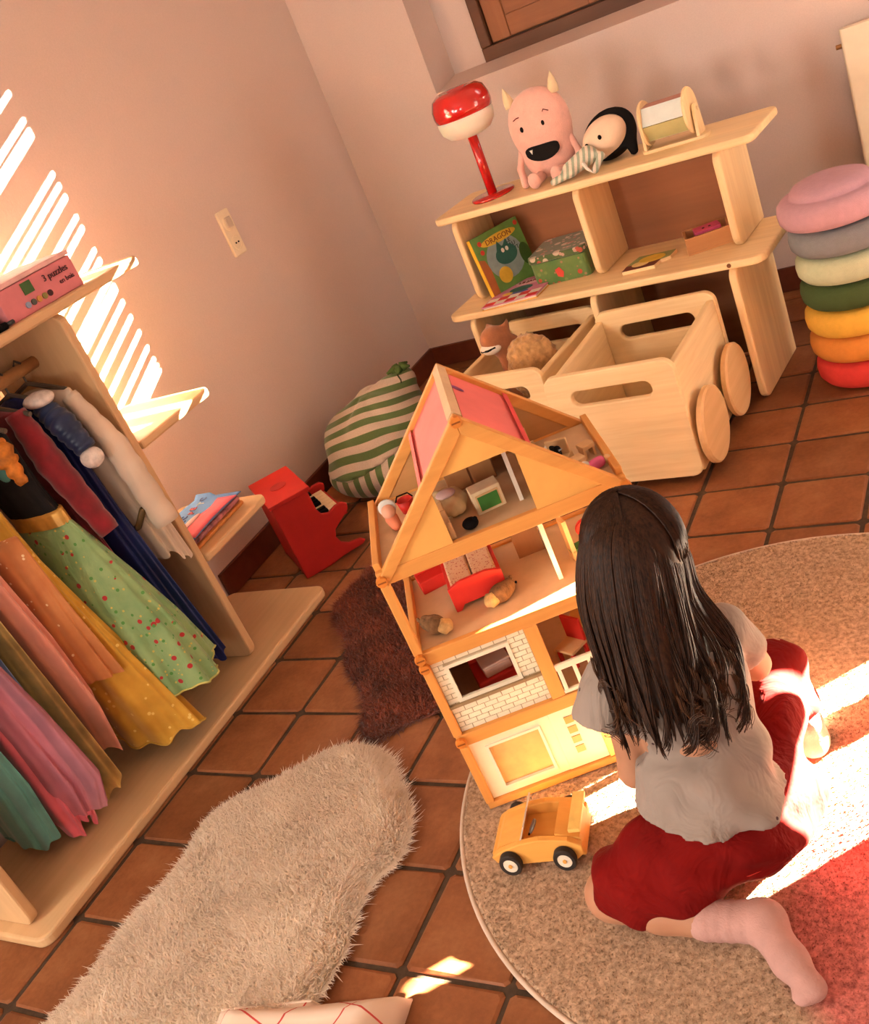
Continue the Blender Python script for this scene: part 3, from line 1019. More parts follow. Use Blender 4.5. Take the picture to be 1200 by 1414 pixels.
# ------------------------------------------------------------------ on the bookcase, top board
TZ = 3.53
lp = thing('table_lamp', 'glossy red mushroom table lamp with white glass underside', 'lamp', SH(-3.74, 1.0, TZ), SA)
MB().lathe([(0.002, 0), (0.335, 0), (0.35, 0.02), (0.34, 0.04), (0.06, 0.05), (0.002, 0.05)], 40).build('base', REDGLOSS, lp, smooth=True)
MB().lathe([(0.075, 0.05), (0.075, 1.0)], 24).build('stem', REDGLOSS, lp, smooth=True)
DZ = -0.15
shp = [(0.44, 1.42), (0.455, 1.50), (0.45, 1.60), (0.40, 1.73), (0.30, 1.80), (0.2, 1.79), (0.12, 1.74), (0.002, 1.73)]
MB().lathe([(a, b + DZ) for a, b in [(0.40, 1.41)] + shp], 48).build('shade', REDGLOSS, lp, smooth=True)
MB().lathe([(a, b + DZ) for a, b in [(0.002, 1.10), (0.18, 1.10), (0.32, 1.14), (0.41, 1.24), (0.435, 1.36), (0.43, 1.44), (0.3, 1.45)]], 48).build('diffuser', M('opal_glass', (0.80, 0.74, 0.62), 0.35, 0.03, subsurf=0.2), lp, smooth=True)

# pink plush monster, sitting
PK = M('pink_plush', (0.76, 0.43, 0.36), 0.95, 0.08, 40, 0.5, 300, sheen=0.4)
mo = thing('plush_monster', 'pink plush monster with cream horns sitting beside the red lamp', 'plush toy', SH(-2.66, 1.12, TZ), SA + math.radians(10))
mo.scale = (1.06, 1.06, 1.06)
blobmesh([('e', (0, 0, 0.62), (0.41, 0.27, 0.50)), ('e', (-0.06, 0.0, 0.80), (0.36, 0.26, 0.40)), ('e', (0.06, 0.0, 0.80), (0.36, 0.26, 0.40)), ('e', (0, 0.02, 0.28), (0.36, 0.27, 0.27))], 0.12, 0.035).build('body', PK, mo, smooth=True)
for sgn in (-1, 1):
    blobmesh([('c', (sgn * 0.34, -0.02, 0.52), (sgn * 0.44, -0.10, 0.26), 0.05, 0.045), ('c', (sgn * 0.44, -0.10, 0.26), (sgn * 0.40, -0.20, 0.06), 0.045, 0.06)], 0.03, 0.018).build('arm', PK, mo, smooth=True)
    blobmesh([('c', (sgn * 0.15, -0.15, 0.10), (sgn * 0.17, -0.42, 0.09), 0.075, 0.07), ('e', (sgn * 0.17, -0.47, 0.12), (0.09, 0.07, 0.11))], 0.04, 0.02).build('leg', PK, mo, smooth=True)
    MB().lathe([(0.075, 0), (0.07, 0.08), (0.05, 0.16), (0.004, 0.27)], 14).xform(Matrix.Translation((sgn * 0.32, 0, 1.07)) @ Matrix.Rotation(sgn * 0.12, 4, 'Y')).build('horn', M('cream_plush', (0.72, 0.58, 0.36), 0.95, 0.08), mo, smooth=True)
    MB().ball((sgn * 0.155 - 0.02, -0.278, 0.78), (0.026, 0.022, 0.038)).build('eye', BLACK, mo, smooth=True)
    MB().tube([(sgn * 0.20 - 0.06, -0.255, 0.90 - 0.02 * sgn), (sgn * 0.20 - 0.01, -0.258, 0.94), (sgn * 0.20 + 0.05, -0.24, 0.92 - 0.02 * sgn)], 0.008, 6).build('eyebrow', M('dark_red_thread', (0.12, 0.02, 0.02), 0.8), mo)
mth = [(0.24 * math.cos(a) + 0.01, 0.12 * math.sin(a) + 0.43 - 0.01 * math.cos(a) + (0.03 * math.cos(2 * a)) * (1 if math.sin(a) > 0 else 0.2)) for a in [2 * math.pi * i / 28 for i in range(28)]]
v = [(x, -0.300 + 0.25 * x * x + 0.10 * (z - 0.5) ** 2, z) for x, z in mth]
v2 = [(x, -0.24, z) for x, z in mth]
n = len(v)
MB().raw(v + v2, [tuple(range(n))] + [(i, n + i, n + (i + 1) % n, (i + 1) % n) for i in range(n)]).build('mouth', BLACK, mo)
MB().lathe([(0.028, 0), (0.004, -0.06)], 8, (-0.14, -0.287, 0.49)).build('tooth', WHITEP, mo)

# rag doll lying against it
dl = thing('rag_doll', 'rag doll with black hair and striped suit slumped beside pink monster', 'doll', SH(-1.88, 0.98, TZ), SA)
dl.scale = (1.12, 1.12, 1.12)
FACE = M('doll_face', (0.80, 0.60, 0.44), 0.9, 0.04, 30, 0.2, 300)
blobmesh([('e', (0.12, 0.10, 0.30), (0.33, 0.21, 0.24), [[math.cos(.45), 0, -math.sin(.45)], [0, 1, 0], [math.sin(.45), 0, math.cos(.45)]])], 0.05, 0.03).build('head', FACE, dl, smooth=True)
def cut(P, d):
    return np.maximum(d, -(P[:, 1] * 1.0 - P[:, 0] * 0.22 - P[:, 2] * 0.35 + 0.10))
blobmesh([('e', (0.17, 0.16, 0.31), (0.38, 0.24, 0.29), [[math.cos(.45), 0, -math.sin(.45)], [0, 1, 0], [math.sin(.45), 0, math.cos(.45)]]), ('c', (0.44, 0.12, 0.28), (0.47, 0.06, 0.06), 0.09, 0.06), ('c', (-0.1, 0.14, 0.2), (-0.24, 0.05, 0.05), 0.08, 0.05)], 0.08, 0.03, cut).build('hair', BLACK, dl, smooth=True)
for (x, z) in ((-0.04, 0.30), (0.16, 0.36)):
    MB().ball((x, -0.112, z), (0.026, 0.018, 0.03)).build('eye', BLACK, dl)
STR = stripes('doll_stripes', (0.72, 0.62, 0.50), (0.30, 0.36, 0.27), 22, (0.8, 0.5, -0.3))
blobmesh([('c', (-0.04, -0.16, 0.20), (-0.26, -0.30, 0.12), 0.12, 0.10), ('c', (-0.26, -0.28, 0.11), (-0.52, -0.26, 0.05), 0.055, 0.045), ('c', (-0.22, -0.36, 0.09), (-0.46, -0.44, 0.05), 0.055, 0.045),
          ('c', (0.06, -0.16, 0.20), (0.20, -0.30, 0.18), 0.045, 0.04), ('c', (0.20, -0.30, 0.18), (0.12, -0.40, 0.05), 0.04, 0.045)], 0.05, 0.02).build('striped_suit', STR, dl, smooth=True)
MB().tube([(-0.06, -0.30, 0.14), (0.02, -0.40, 0.09), (0.12, -0.46, 0.03)], [0.03, 0.02, 0.004], 6).build('white_ribbon', WHITEP, dl)

# spinning drum toy
dr = thing('spinning_drum', 'wooden spinning drum toy with blue and green panels on bookcase', 'toy', SH(-0.72, 0.98, TZ), SA + math.radians(2))
dr.scale = (0.8, 0.9, 0.95)
MB().prism(rrect(-0.58, 0.62, -0.17, 0.17, 0.15), 0, 0.05, 'z').build('base', pinewood(0), dr, bevel=0.012)
for s in (-1, 1):
    MB().prism([(-0.16, 0.05), (0.16, 0.05), (0.11, 0.36), (0.06, 0.47), (-0.06, 0.47), (-0.11, 0.36)], s * 0.47 - 0.03, s * 0.47 + 0.03, 'x').build('stand', pinewood(2), dr, bevel=0.012)
    MB().lathe([(0.002, -0.025), (0.31, -0.025), (0.32, 0), (0.31, 0.025), (0.002, 0.025)], 36, (s * 0.39, 0, 0.40), 'x').build('drum_end', pinewood(2), dr)
MB().tube([(-0.52, 0, 0.40), (0.52, 0, 0.40)], 0.03, 10).build('axle', pinewood(0), dr)
pan = [(0.5, 0.25, 0.2), (0.62, 0.70, 0.68), (0.45, 0.42, 0.19), (0.72, 0.68, 0.55), (0.5, 0.25, 0.2), (0.42, 0.40, 0.18)]
for k in range(6):
    a0, a1 = [math.radians(60 * (k + d) + 62) for d in (0.0, 0.97)]
    MB().prism([(0.27 * math.cos(a0), 0.27 * math.sin(a0) + 0.40), (0.27 * math.cos(a1), 0.27 * math.sin(a1) + 0.40), (0.24 * math.cos(a1), 0.24 * math.sin(a1) + 0.40), (0.24 * math.cos(a0), 0.24 * math.sin(a0) + 0.40)], -0.365, 0.365, 'x').build('drum_panel', M('drum_panel_%d' % k, pan[k], 0.6, 0.05), dr)

# ------------------------------------------------------------------ on the bookcase, middle board
MZ = 2.08
RA = Matrix.Rotation
b1 = thing('dragon_book', 'green picture book with dragon cover leaning on left bookcase panel', 'book', SH(-3.98, 0.42, MZ), SA + math.radians(62))
tilt = RA(math.radians(-9), 4, 'X')
COVG = M('cover_green', (0.12, 0.26, 0.06), 0.5, 0.2, 20)
MB().box(0, 0.92, 0, 0.015, 0, 1.0).xform(tilt).build('front_cover', COVG, b1)
MB().box(0.01, 0.90, 0.015, 0.075, 0.01, 0.98).xform(tilt).build('pages', M('book_pages', (0.72, 0.63, 0.48), 0.8), b1)
MB().box(0, 0.92, 0.075, 0.09, 0, 1.0).xform(tilt).build('back_cover', COVG, b1)
MB().box(-0.012, 0.0, 0, 0.09, 0, 1.0).xform(tilt).build('spine', M('spine_yellow', (0.80, 0.50, 0.04), 0.5), b1)


def flat(outline, y=-0.004, th=0.006):
    return MB().prism(outline, y - th, y, 'y').xform(tilt)


def oval(cx, cz, rx, rz, n=24, rot=0.0):
    out = []
    for i in range(n):
        a = 2 * math.pi * i / n
        x, z = rx * math.cos(a), rz * math.sin(a)
        out.append((cx + x * math.cos(rot) - z * math.sin(rot), cz + x * math.sin(rot) + z * math.cos(rot)))
    return out


flat(oval(0.47, 0.52, 0.34, 0.34), -0.001).build('printed_sky', M('print_sky', (0.27, 0.36, 0.36), 0.5), b1)
flat(oval(0.48, 0.84, 0.34, 0.075, rot=0.0), -0.004).build('title_banner', M('print_yellow', (0.70, 0.46, 0.05), 0.5), b1)
flat([(0.0, 0.0), (0.12, 0.0), (0.14, 0.45), (0.1, 0.62), (0.0, 0.66)], -0.001).build('printed_trunk', M('print_rust', (0.36, 0.11, 0.03), 0.5), b1)
flat(oval(0.50, 0.55, 0.20, 0.15), -0.007).build('printed_dragon', M('print_teal', (0.03, 0.13, 0.10), 0.5), b1)
flat([(0.36, 0.66), (0.42, 0.80), (0.48, 0.68), (0.58, 0.78), (0.60, 0.64)], -0.006).build('printed_dragon_crest', MATS['print_teal'], b1)
flat(oval(0.34, 0.27, 0.12, 0.13), -0.007).build('printed_chick', MATS['print_yellow'], b1)
flat(oval(0.82, 0.42, 0.1, 0.18), -0.002).build('printed_bush', M('print_dark_green', (0.04, 0.10, 0.02), 0.5), b1)
for x in (0.46, 0.54):
    flat(oval(x, 0.63, 0.028, 0.036), -0.012).build('printed_eye', WHITEP, b1)
for (x, z) in ((0.13, 0.88), (0.12, 0.74), (0.86, 0.92)):
    flat(oval(x, z, 0.035, 0.04), -0.005).build('printed_apple', M('print_red', (0.55, 0.05, 0.03), 0.5), b1)
tp = Matrix.Translation((0, 0, 0))
t1 = text('DRAGON', 0.115, M('title_brown', (0.20, 0.07, 0.02), 0.6), b1, (0, 0, 0), (0, 0, 0))
t1.matrix_local = Matrix.Translation([c * U for c in (tilt @ Vector((0.48, -0.014, 0.84)))]) @ tilt @ RA(math.pi / 2, 4, 'X')
for k, s_ in enumerate(('LE', 'AU', 'LIT')):
    t2 = text(s_, 0.09, M('print_black', (0.03, 0.03, 0.03), 0.6), b1, (0, 0, 0), (0, 0, 0))
    t2.matrix_local = Matrix.Translation([c * U for c in (tilt @ Vector((0.62 + 0.04 * k, -0.008, 0.73 - 0.08 * k)))]) @ tilt @ RA(math.pi / 2, 4, 'X')

b2 = thing('pink_picture_book', 'pink picture book with red checked border lying on bookcase edge', 'book', SH(-4.0, -0.02, MZ), SA + math.radians(8))
b2.scale = (1.3, 1.15, 1.0)
PKC = M('cover_pink', (0.55, 0.20, 0.33), 0.5, 0.06)
def quadpr(pts, z0, z1):
    return MB().prism(pts, z0, z1, 'z')
BQ = [(0, 0), (0.72, 0.02), (0.80, 0.86), (0.08, 0.84)]
quadpr(BQ, 0, 0.012).build('back_cover', M('cover_orange', (0.70, 0.36, 0.06), 0.5), b2)
quadpr([(0.02, 0.01), (0.71, 0.03), (0.79, 0.85), (0.10, 0.83)], 0.012, 0.04).build('pages', MATS['book_pages'], b2)
quadpr(BQ, 0.04, 0.055).build('front_cover', PKC, b2)
for i in range(5):
    for j in range(2):
        x, y = 0.015 + 0.138 * i + 0.012 * j, 0.02 + 0.12 * j
        quadpr([(x, y), (x + 0.138, y + 0.003), (x + 0.15, y + 0.12), (x + 0.012, y + 0.117)], 0.055, 0.0565).build('printed_check', M('check_red', (0.56, 0.02, 0.02), 0.5) if (i + j) % 2 == 0 else WHITEP, b2)
quadpr([(p[0] * 0.9 + 0.02, p[1]) for p in oval(0.42, 0.44, 0.17, 0.10)], 0.055, 0.058).build('printed_dragon', MATS['print_teal'], b2)
quadpr(oval(0.40, 0.32, 0.13, 0.05), 0.055, 0.0575).build('printed_trousers', M('print_blue', (0.06, 0.10, 0.32), 0.5), b2)
quadpr(oval(0.25, 0.33, 0.07, 0.05), 0.055, 0.058).build('printed_chick', MATS['print_yellow'], b2)
quadpr(oval(0.50, 0.66, 0.24, 0.09), 0.055, 0.057).build('printed_balloon', M('print_pale', (0.70, 0.48, 0.48), 0.5), b2)
text('LE JARDIN', 0.085, M('print_maroon', (0.20, 0.02, 0.04), 0.6), b2, (0.50, 0.66, 0.060), (0, 0, 0.05))

tb = thing('tin_box', 'green floral tin box with lid inside left bookcase compartment', 'box', SH(-2.88, 1.02, MZ), SA + math.radians(6))
TIN = spotted('tin_print', (0.05, 0.14, 0.035), (0.13, 0.20, 0.06), [(0.42, 0.06, 0.03), (0.16, 0.24, 0.07), (0.36, 0.18, 0.10)], 26, 0.25, 0.35)
MB().prism(rrect(-0.46, 0.46, -0.40, 0.44, 0.08), 0, 0.36, 'z').build('tin_body', TIN, tb, bevel=0.01)
MB().prism(rrect(-0.475, 0.475, -0.415, 0.455, 0.085), 0.37, 0.47, 'z').build('tin_lid', spotted('tin_lid_print', (0.04, 0.09, 0.03), (0.10, 0.13, 0.05), [(0.55, 0.45, 0.36), (0.40, 0.08, 0.05), (0.5, 0.3, 0.25)], 24, 0.3, 0.3), tb, bevel=0.015)
MB().prism([(-0.06, 0.10), (0.02, 0.07), (0.05, 0.15), (0.0, 0.24), (-0.08, 0.21)], -0.408, -0.400, 'y').build('printed_tulip', MATS['print_red'], tb)

pc = thing('puzzle_piece', 'wooden puzzle piece painted with a lion on middle board', 'puzzle piece', SH(-1.42, 0.62, MZ), SA + math.radians(4))
MB().prism([(-0.33, -0.26), (0.16, -0.26), (0.20, -0.08), (0.33, 0.0), (0.36, 0.24), (-0.22, 0.27)], 0, 0.045, 'z').build('wood_plate', pinewood(0), pc)
MB().prism([(-0.32, -0.06), (0.20, -0.06), (0.32, 0.0), (0.35, 0.235), (-0.22, 0.265)], 0.045, 0.05, 'z').build('painted_sky', M('puzzle_green', (0.25, 0.30, 0.12), 0.6), pc)
MB().prism([(-0.33, -0.255), (0.155, -0.255), (0.195, -0.08), (0.2, -0.06), (-0.32, -0.06)], 0.045, 0.05, 'z').build('painted_ground', M('puzzle_brown', (0.13, 0.03, 0.02), 0.6), pc)
MB().prism(oval(0.04, 0.06, 0.2, 0.14), 0.05, 0.055, 'z').build('painted_mane', M('lion_yellow', (0.66, 0.45, 0.06), 0.6), pc)
MB().prism(oval(-0.10, -0.08, 0.13, 0.10), 0.05, 0.054, 'z').build('painted_body', M('lion_cream', (0.72, 0.55, 0.22), 0.6), pc)

wb = thing('small_wooden_box', 'small open wooden box holding a pink card on middle board', 'box', SH(-0.58, 0.92, MZ), SA + math.radians(24))
WBX = wood('reddish_wood', (0.52, 0.25, 0.10), (0.40, 0.17, 0.06), 0)
MB().box(-0.34, 0.30, -0.24, 0.24, 0, 0.03).build('box_bottom', WBX, wb)
for (a, b, c, d) in ((-0.34, 0.30, -0.24, -0.20), (-0.34, 0.30, 0.20, 0.24), (-0.34, -0.30, -0.20, 0.20), (0.26, 0.30, -0.20, 0.20)):
    MB().box(a, b, c, d, 0.03, 0.24).build('box_side', WBX, wb, bevel=0.006)
pcard = thing('pink_card', 'bright pink card lying in the small wooden box', 'card', SH(-0.60, 0.95, MZ + 0.03), SA + math.radians(30))
MB().prism(rrect(-0.18, 0.18, -0.13, 0.13, 0.03), 0.0, 0.22, 'z').build('card_stack', M('fuchsia_card', (0.62, 0.08, 0.20), 0.5), pcard)
for x in (-0.05, 0.04):
    MB().prism(oval(x, -0.02, 0.02, 0.025, 10), 0.22, 0.225, 'z').build('printed_dot', DARKP, pcard)

# ------------------------------------------------------------------ plush toys in the second crate
CB = M('camel_plush', (0.30, 0.11, 0.045), 0.95, 0.15, 40, 0.4, 250, sheen=0.2)
cx, cy = 2.02, 4.12
cm = thing('plush_camel', 'brown long-necked plush animal with white muzzle standing in crate', 'plush toy', (cx, cy, 0.23))
cm.scale = (1.15, 1.15, 1.1)
blobmesh([('c', (0, 0, 0.2), (0.02, 0, 1.25), 0.22, 0.16), ('c', (0.02, 0.0, 1.3), (-0.08, -0.16, 1.47), 0.17, 0.14), ('e', (-0.08, -0.12, 1.52), (0.16, 0.18, 0.15)), ('c', (-0.14, 0.0, 1.55), (-0.18, 0.04, 1.64), 0.05, 0.03), ('c', (0.06, 0.02, 1.56), (0.1, 0.06, 1.64), 0.05, 0.03)], 0.1, 0.035).build('body', CB, cm, smooth=True)
MB().ball((-0.10, -0.24, 1.42), (0.15, 0.10, 0.09)).build('muzzle', M('white_plush', (0.78, 0.66, 0.55), 0.9, 0.05), cm, smooth=True)
MB().tube([(-0.22, -0.29, 1.41), (-0.10, -0.345, 1.425), (0.0, -0.30, 1.44)], 0.016, 6).build('mouth_seam', BLACK, cm)
cur = thing('curly_plush', 'curly tan plush dog head rising from the crate', 'plush toy', (2.42, 3.95, 0.23))
cur.scale = (1.0, 1.0, 1.12)
CT = M('curly_tan', (0.42, 0.23, 0.09), 1.0, 0.3, 50, 0.6, 120, sheen=0.3)
def curls(P, d):
    return d - 0.028 * np.sin(P[:, 0] * 31 + 2 * np.sin(P[:, 2] * 19)) * np.sin(P[:, 1] * 29 + 1.3) * np.sin(P[:, 2] * 33 + 2 * np.sin(P[:, 0] * 17)) - 0.012 * np.sin(P[:, 0] * 67) * np.sin(P[:, 2] * 71)
blobmesh([('e', (0, 0, 1.12), (0.36, 0.30, 0.32)), ('e', (-0.14, -0.05, 0.9), (0.26, 0.24, 0.26)), ('e', (0.28, 0.0, 1.1), (0.12, 0.12, 0.2)), ('e', (0, 0.05, 0.46), (0.36, 0.3, 0.45))], 0.1, 0.03, curls).build('body', CT, cur, smooth=True)
MB().ball((-0.22, -0.30, 0.9), (0.05, 0.04, 0.04)).build('nose', M('nose_brown', (0.06, 0.03, 0.02), 0.6), cur, smooth=True)

# ------------------------------------------------------------------ stack of foam stepping stones
cols = [('red', (0.62, 0.045, 0.035)), ('orange', (0.66, 0.24, 0.04)), ('yellow', (0.74, 0.42, 0.055)), ('dark green', (0.045, 0.075, 0.022)), ('pale mint', (0.45, 0.50, 0.33)), ('slate grey', (0.18, 0.19, 0.205)), ('lilac pink', (0.45, 0.265, 0.32))]
words = ['red foam stepping stone at the bottom of the stack', 'orange foam stepping stone between red and yellow stones', 'yellow foam stepping stone under the dark green stone', 'dark green foam stepping stone in the stack', 'pale mint foam stepping stone under the grey stone', 'slate grey foam stepping stone under the lilac one', 'lilac pink foam stepping stone on top of the stack']
STX, STY = 6.82, 4.80
prof = [(0.002, 0.0), (0.55, 0.0), (0.64, 0.03), (0.69, 0.10), (0.70, 0.20), (0.685, 0.29), (0.63, 0.345), (0.56, 0.36), (0.53, 0.362), (0.51, 0.365)]
top = [(0.50, 0.42), (0.46, 0.47), (0.36, 0.505), (0.2, 0.52), (0.002, 0.525)]
for k, (nm, c) in enumerate(cols):
    t = thing('stepping_stone', words[k], 'stepping stone', (STX + [0, -.02, -.01, .0, .02, .0, -.06][k], STY + [0, .02, 0, .03, .0, .02, 0][k], 0.368 * k), 0, 'stack of foam stepping stones')
    MB().lathe(prof + ([(0.50, 0.366), (0.002, 0.366)] if k < 6 else [(0.505, 0.375)] + top), 56).build('foam_body', M('foam_' + nm.replace(' ', '_'), c, 0.9, 0.05, 60, 0.4, 400), t, smooth=True)
    MB().lathe([(0.47, 0.0), (0.47, 0.012), (0.44, 0.012)], 40).build('foot_rim', MATS['foam_' + nm.replace(' ', '_')], t)
lb = thing('woven_basket', 'dark woven basket standing behind the bookcase end', 'basket', (6.25, 6.9, 0))
BKT = M('dark_wicker', (0.075, 0.040, 0.02), 0.8, 0.4, 60)
for k in range(9):
    MB().lathe([(0.36, 0.02 + 0.13 * k), (0.42, 0.03 + 0.13 * k), (0.43, 0.08 + 0.13 * k), (0.40, 0.14 + 0.13 * k), (0.36, 0.14 + 0.13 * k)], 28).build('weave_band', BKT if k % 3 else M('straw_band', (0.16, 0.09, 0.04), 0.8), lb)
MB().lathe([(0.002, 0.0), (0.40, 0.0), (0.40, 0.04), (0.002, 0.04)], 28).build('basket_bottom', BKT, lb)

# ================================================================== bean bag in the corner
bb = thing('bean_bag', 'green and grey striped bean bag slumped in the corner', 'bean bag', (-0.50, 3.72, 0))
bb.scale = (1.06, 1.06, 1.0)
STRG = stripes('bag_stripes', (0.40, 0.32, 0.26), (0.055, 0.095, 0.020), 7.0, (-0.19, 0.32, 0.91), warp=0.10)
STRG2 = stripes('bag_stripes_low', (0.40, 0.32, 0.26), (0.055, 0.095, 0.020), 7.0, (0.9, 0.43, 0.0), warp=0.06)


def bagcrease(P, d):
    a = np.arctan2(P[:, 1], P[:, 0])
    cr = 0.045 * np.abs(np.sin(2.5 * a + 2.2 * P[:, 2] + 0.8)) ** 6
    return np.maximum(d + cr + 0.015 * np.sin(7 * P[:, 2] + 4 * P[:, 0]), -P[:, 2])


BAG = [('e', (0, 0, 0.42), (1.10, 1.05, 0.52)), ('e', (-0.05, 0.08, 0.85), (0.92, 0.86, 0.62)), ('c', (0.15, 0.25, 1.15), (0.46, 0.46, 1.48), 0.44, 0.2)]
seam = lambda P: 0.66 + 0.10 * P[:, 0] + 0.12 * np.sin(2.0 * P[:, 0] - 1.0) - P[:, 2]
blobmesh(BAG, 0.28, 0.05, lambda P, d: np.maximum(bagcrease(P, d), seam(P))).build('upper_panel', STRG, bb, smooth=True)
blobmesh(BAG, 0.28, 0.05, lambda P, d: np.maximum(bagcrease(P, d) + 0.012, -seam(P) - 0.02)).build('lower_panel', STRG2, bb, smooth=True)
for k in range(5):
    a = k * 1.3
    MB().tube([(0.46, 0.46, 1.52), (0.46 + 0.1 * math.cos(a), 0.46 + 0.1 * math.sin(a), 1.69), (0.46 + 0.2 * math.cos(a), 0.46 + 0.2 * math.sin(a), 1.66)], [0.09, 0.06, 0.02], 6).build('gathered_tuft', M('bag_green', (0.05, 0.09, 0.02), 0.9), bb, smooth=True)
MB().tube([(0.50, 0.30, 1.62), (0.62, 0.16, 1.58), (0.72, 0.0, 1.60)], 0.012, 5).build('piping_cord', M('dark_cord', (0.02, 0.03, 0.01), 0.9), bb)

# ================================================================== toy piano
pa = math.atan2(1.61 - 0.82, -0.01 + 0.67)
pn = thing('toy_piano', 'small red wooden toy piano by the baseboard', 'toy piano', (-0.67, 0.82, 0), pa)
REDP = M('red_paint', (0.36, 0.010, 0.006), 0.6, 0.06, 25, 0.1, 200, spec=0.3)
PR = [(0.0, 0.0), (0.42, 0.0), (0.62, 0.035), (0.98, 0.05), (1.04, 0.09), (0.98, 0.14), (0.80, 0.17), (0.70, 0.24), (0.66, 0.36), (0.70, 0.47), (0.84, 0.56), (1.0, 0.66), (1.02, 0.75), (0.96, 0.80), (0.85, 0.80), (0.72, 0.75), (0.62, 0.79), (0.58, 0.90), (0.58, 1.22), (0.0, 1.22)]
Wp = 1.22
MB().prism(PR, 0.0, 0.07, 'y').build('cheek', REDP, pn, bevel=0.012)
MB().prism(PR, Wp - 0.07, Wp, 'y').build('cheek', REDP, pn, bevel=0.012)
MB().box(0.0, 0.06, 0.07, Wp - 0.07, 0.05, 1.2).build('back_board', REDP, pn)
MB().box(0.5, 0.56, 0.07, Wp - 0.07, 0.75, 1.2).build('front_board', REDP, pn)
MB().box(0.5, 0.54, 0.07, Wp - 0.07, 0.12, 0.55).build('knee_board', REDP, pn)
MB().box(-0.03, 0.63, -0.03, Wp + 0.03, 1.22, 1.28).build('lid', REDP, pn, bevel=0.012)
MB().lathe([(0.13, 0.0), (0.13, 0.012)], 24, (0.3, 0.58, 1.275)).build('lid_emblem', M('dark_red_print', (0.26, 0.01, 0.01), 0.6), pn)
MB().box(0.56, 0.98, 0.07, Wp - 0.07, 0.58, 0.64).build('key_bed', REDP, pn)
KEYW = M('ivory_key', (0.82, 0.66, 0.40), 0.4, 0.03)
nk = 8
for k in range(nk):
    y0 = 0.09 + (Wp - 0.18) * k / nk
    MB().box(0.57, 0.93, y0, y0 + (Wp - 0.18) / nk - 0.012, 0.64, 0.70).build('white_key', KEYW, pn, bevel=0.006)
    if k % 7 not in (2, 6):
        y1 = y0 + (Wp - 0.18) / nk
        MB().box(0.57, 0.76, y1 - 0.05, y1 + 0.035, 0.70, 0.75).build('black_key', BLACK, pn, bevel=0.006)

# ================================================================== rugs
def fur(outline_fn, n, h, lean, wid, seed, zfun, jit=0.5, lay=None):
    """blades of pile as thin triangles; outline_fn(rng, n) gives root points (x, y)"""
    r = np.random.default_rng(seed)
    P = outline_fn(r, n)
    k = len(P)
    z = zfun(P)
    a = r.uniform(0, 2 * np.pi, k)
    hh = h * r.uniform(0.6, 1.2, k)
    d = np.stack([np.cos(a), np.sin(a)], 1)
    ln = r.normal(0, lean, (k, 2))
    if lay is not None:
        ln = ln + lay(P)
    v = np.zeros((k, 3, 3))
    v[:, 0, :2] = P - d * wid
    v[:, 1, :2] = P + d * wid
    v[:, 0, 2] = v[:, 1, 2] = z - 0.01
    v[:, 2, :2] = P + ln * hh[:, None]
    v[:, 2, 2] = z + hh * np.sqrt(np.clip(1 - (ln ** 2).sum(1) * 0.5, 0.15, 1))
    return v.reshape(-1, 3), np.arange(3 * k).reshape(k, 3)


def inpoly(P, poly):
    poly = np.array(poly)
    x, y = P[:, 0], P[:, 1]
    c = np.zeros(len(P), bool)
    j = len(poly) - 1
    for i in range(len(poly)):
        xi, yi = poly[i]
        xj, yj = poly[j]
        m_ = ((yi > y) != (yj > y)) & (x < (xj - xi) * (y - yi) / (yj - yi + 1e-12) + xi)
        c ^= m_
        j = i
    return c


def edge_dist(P, poly):
    poly = np.array(poly)
    d = np.full(len(P), 1e9)
    for i in range(len(poly)):
        a, b = poly[i], poly[(i + 1) % len(poly)]
        ab = b - a
        t = np.clip(((P - a) @ ab) / (ab @ ab), 0, 1)
        d = np.minimum(d, np.linalg.norm(P - a - t[:, None] * ab, axis=1))
    return d


def smooth_poly(pts, it=2):
    pts = [np.array(p, float) for p in pts]
    for _ in range(it):
        out = []
        for i in range(len(pts)):
            a, b = pts[i], pts[(i + 1) % len(pts)]
            out += [a * 0.75 + b * 0.25, a * 0.25 + b * 0.75]
        pts = out
    return [tuple(p) for p in pts]


def quickmesh(name, v, f, mat, parent, org, smooth=False):
    me = bpy.data.meshes.new(name)
    v = (np.asarray(v, float) - np.array(org)) * U
    f = np.asarray(f, np.int32)
    me.vertices.add(len(v))
    me.vertices.foreach_set('co', v.astype(np.float32).ravel())
    me.loops.add(f.size)
    me.loops.foreach_set('vertex_index', f.ravel())
    me.polygons.add(len(f))
    me.polygons.foreach_set('loop_start', np.arange(0, f.size, f.shape[1], dtype=np.int32))
    me.polygons.foreach_set('loop_total', np.full(len(f), f.shape[1], np.int32))
    if smooth:
        me.polygons.foreach_set('use_smooth', np.ones(len(f), bool))
    me.update(calc_edges=True)
    me.materials.append(mat)
    o = bpy.data.objects.new(name, me)
    COL.objects.link(o)
    if parent:
        o.parent = parent
    return o


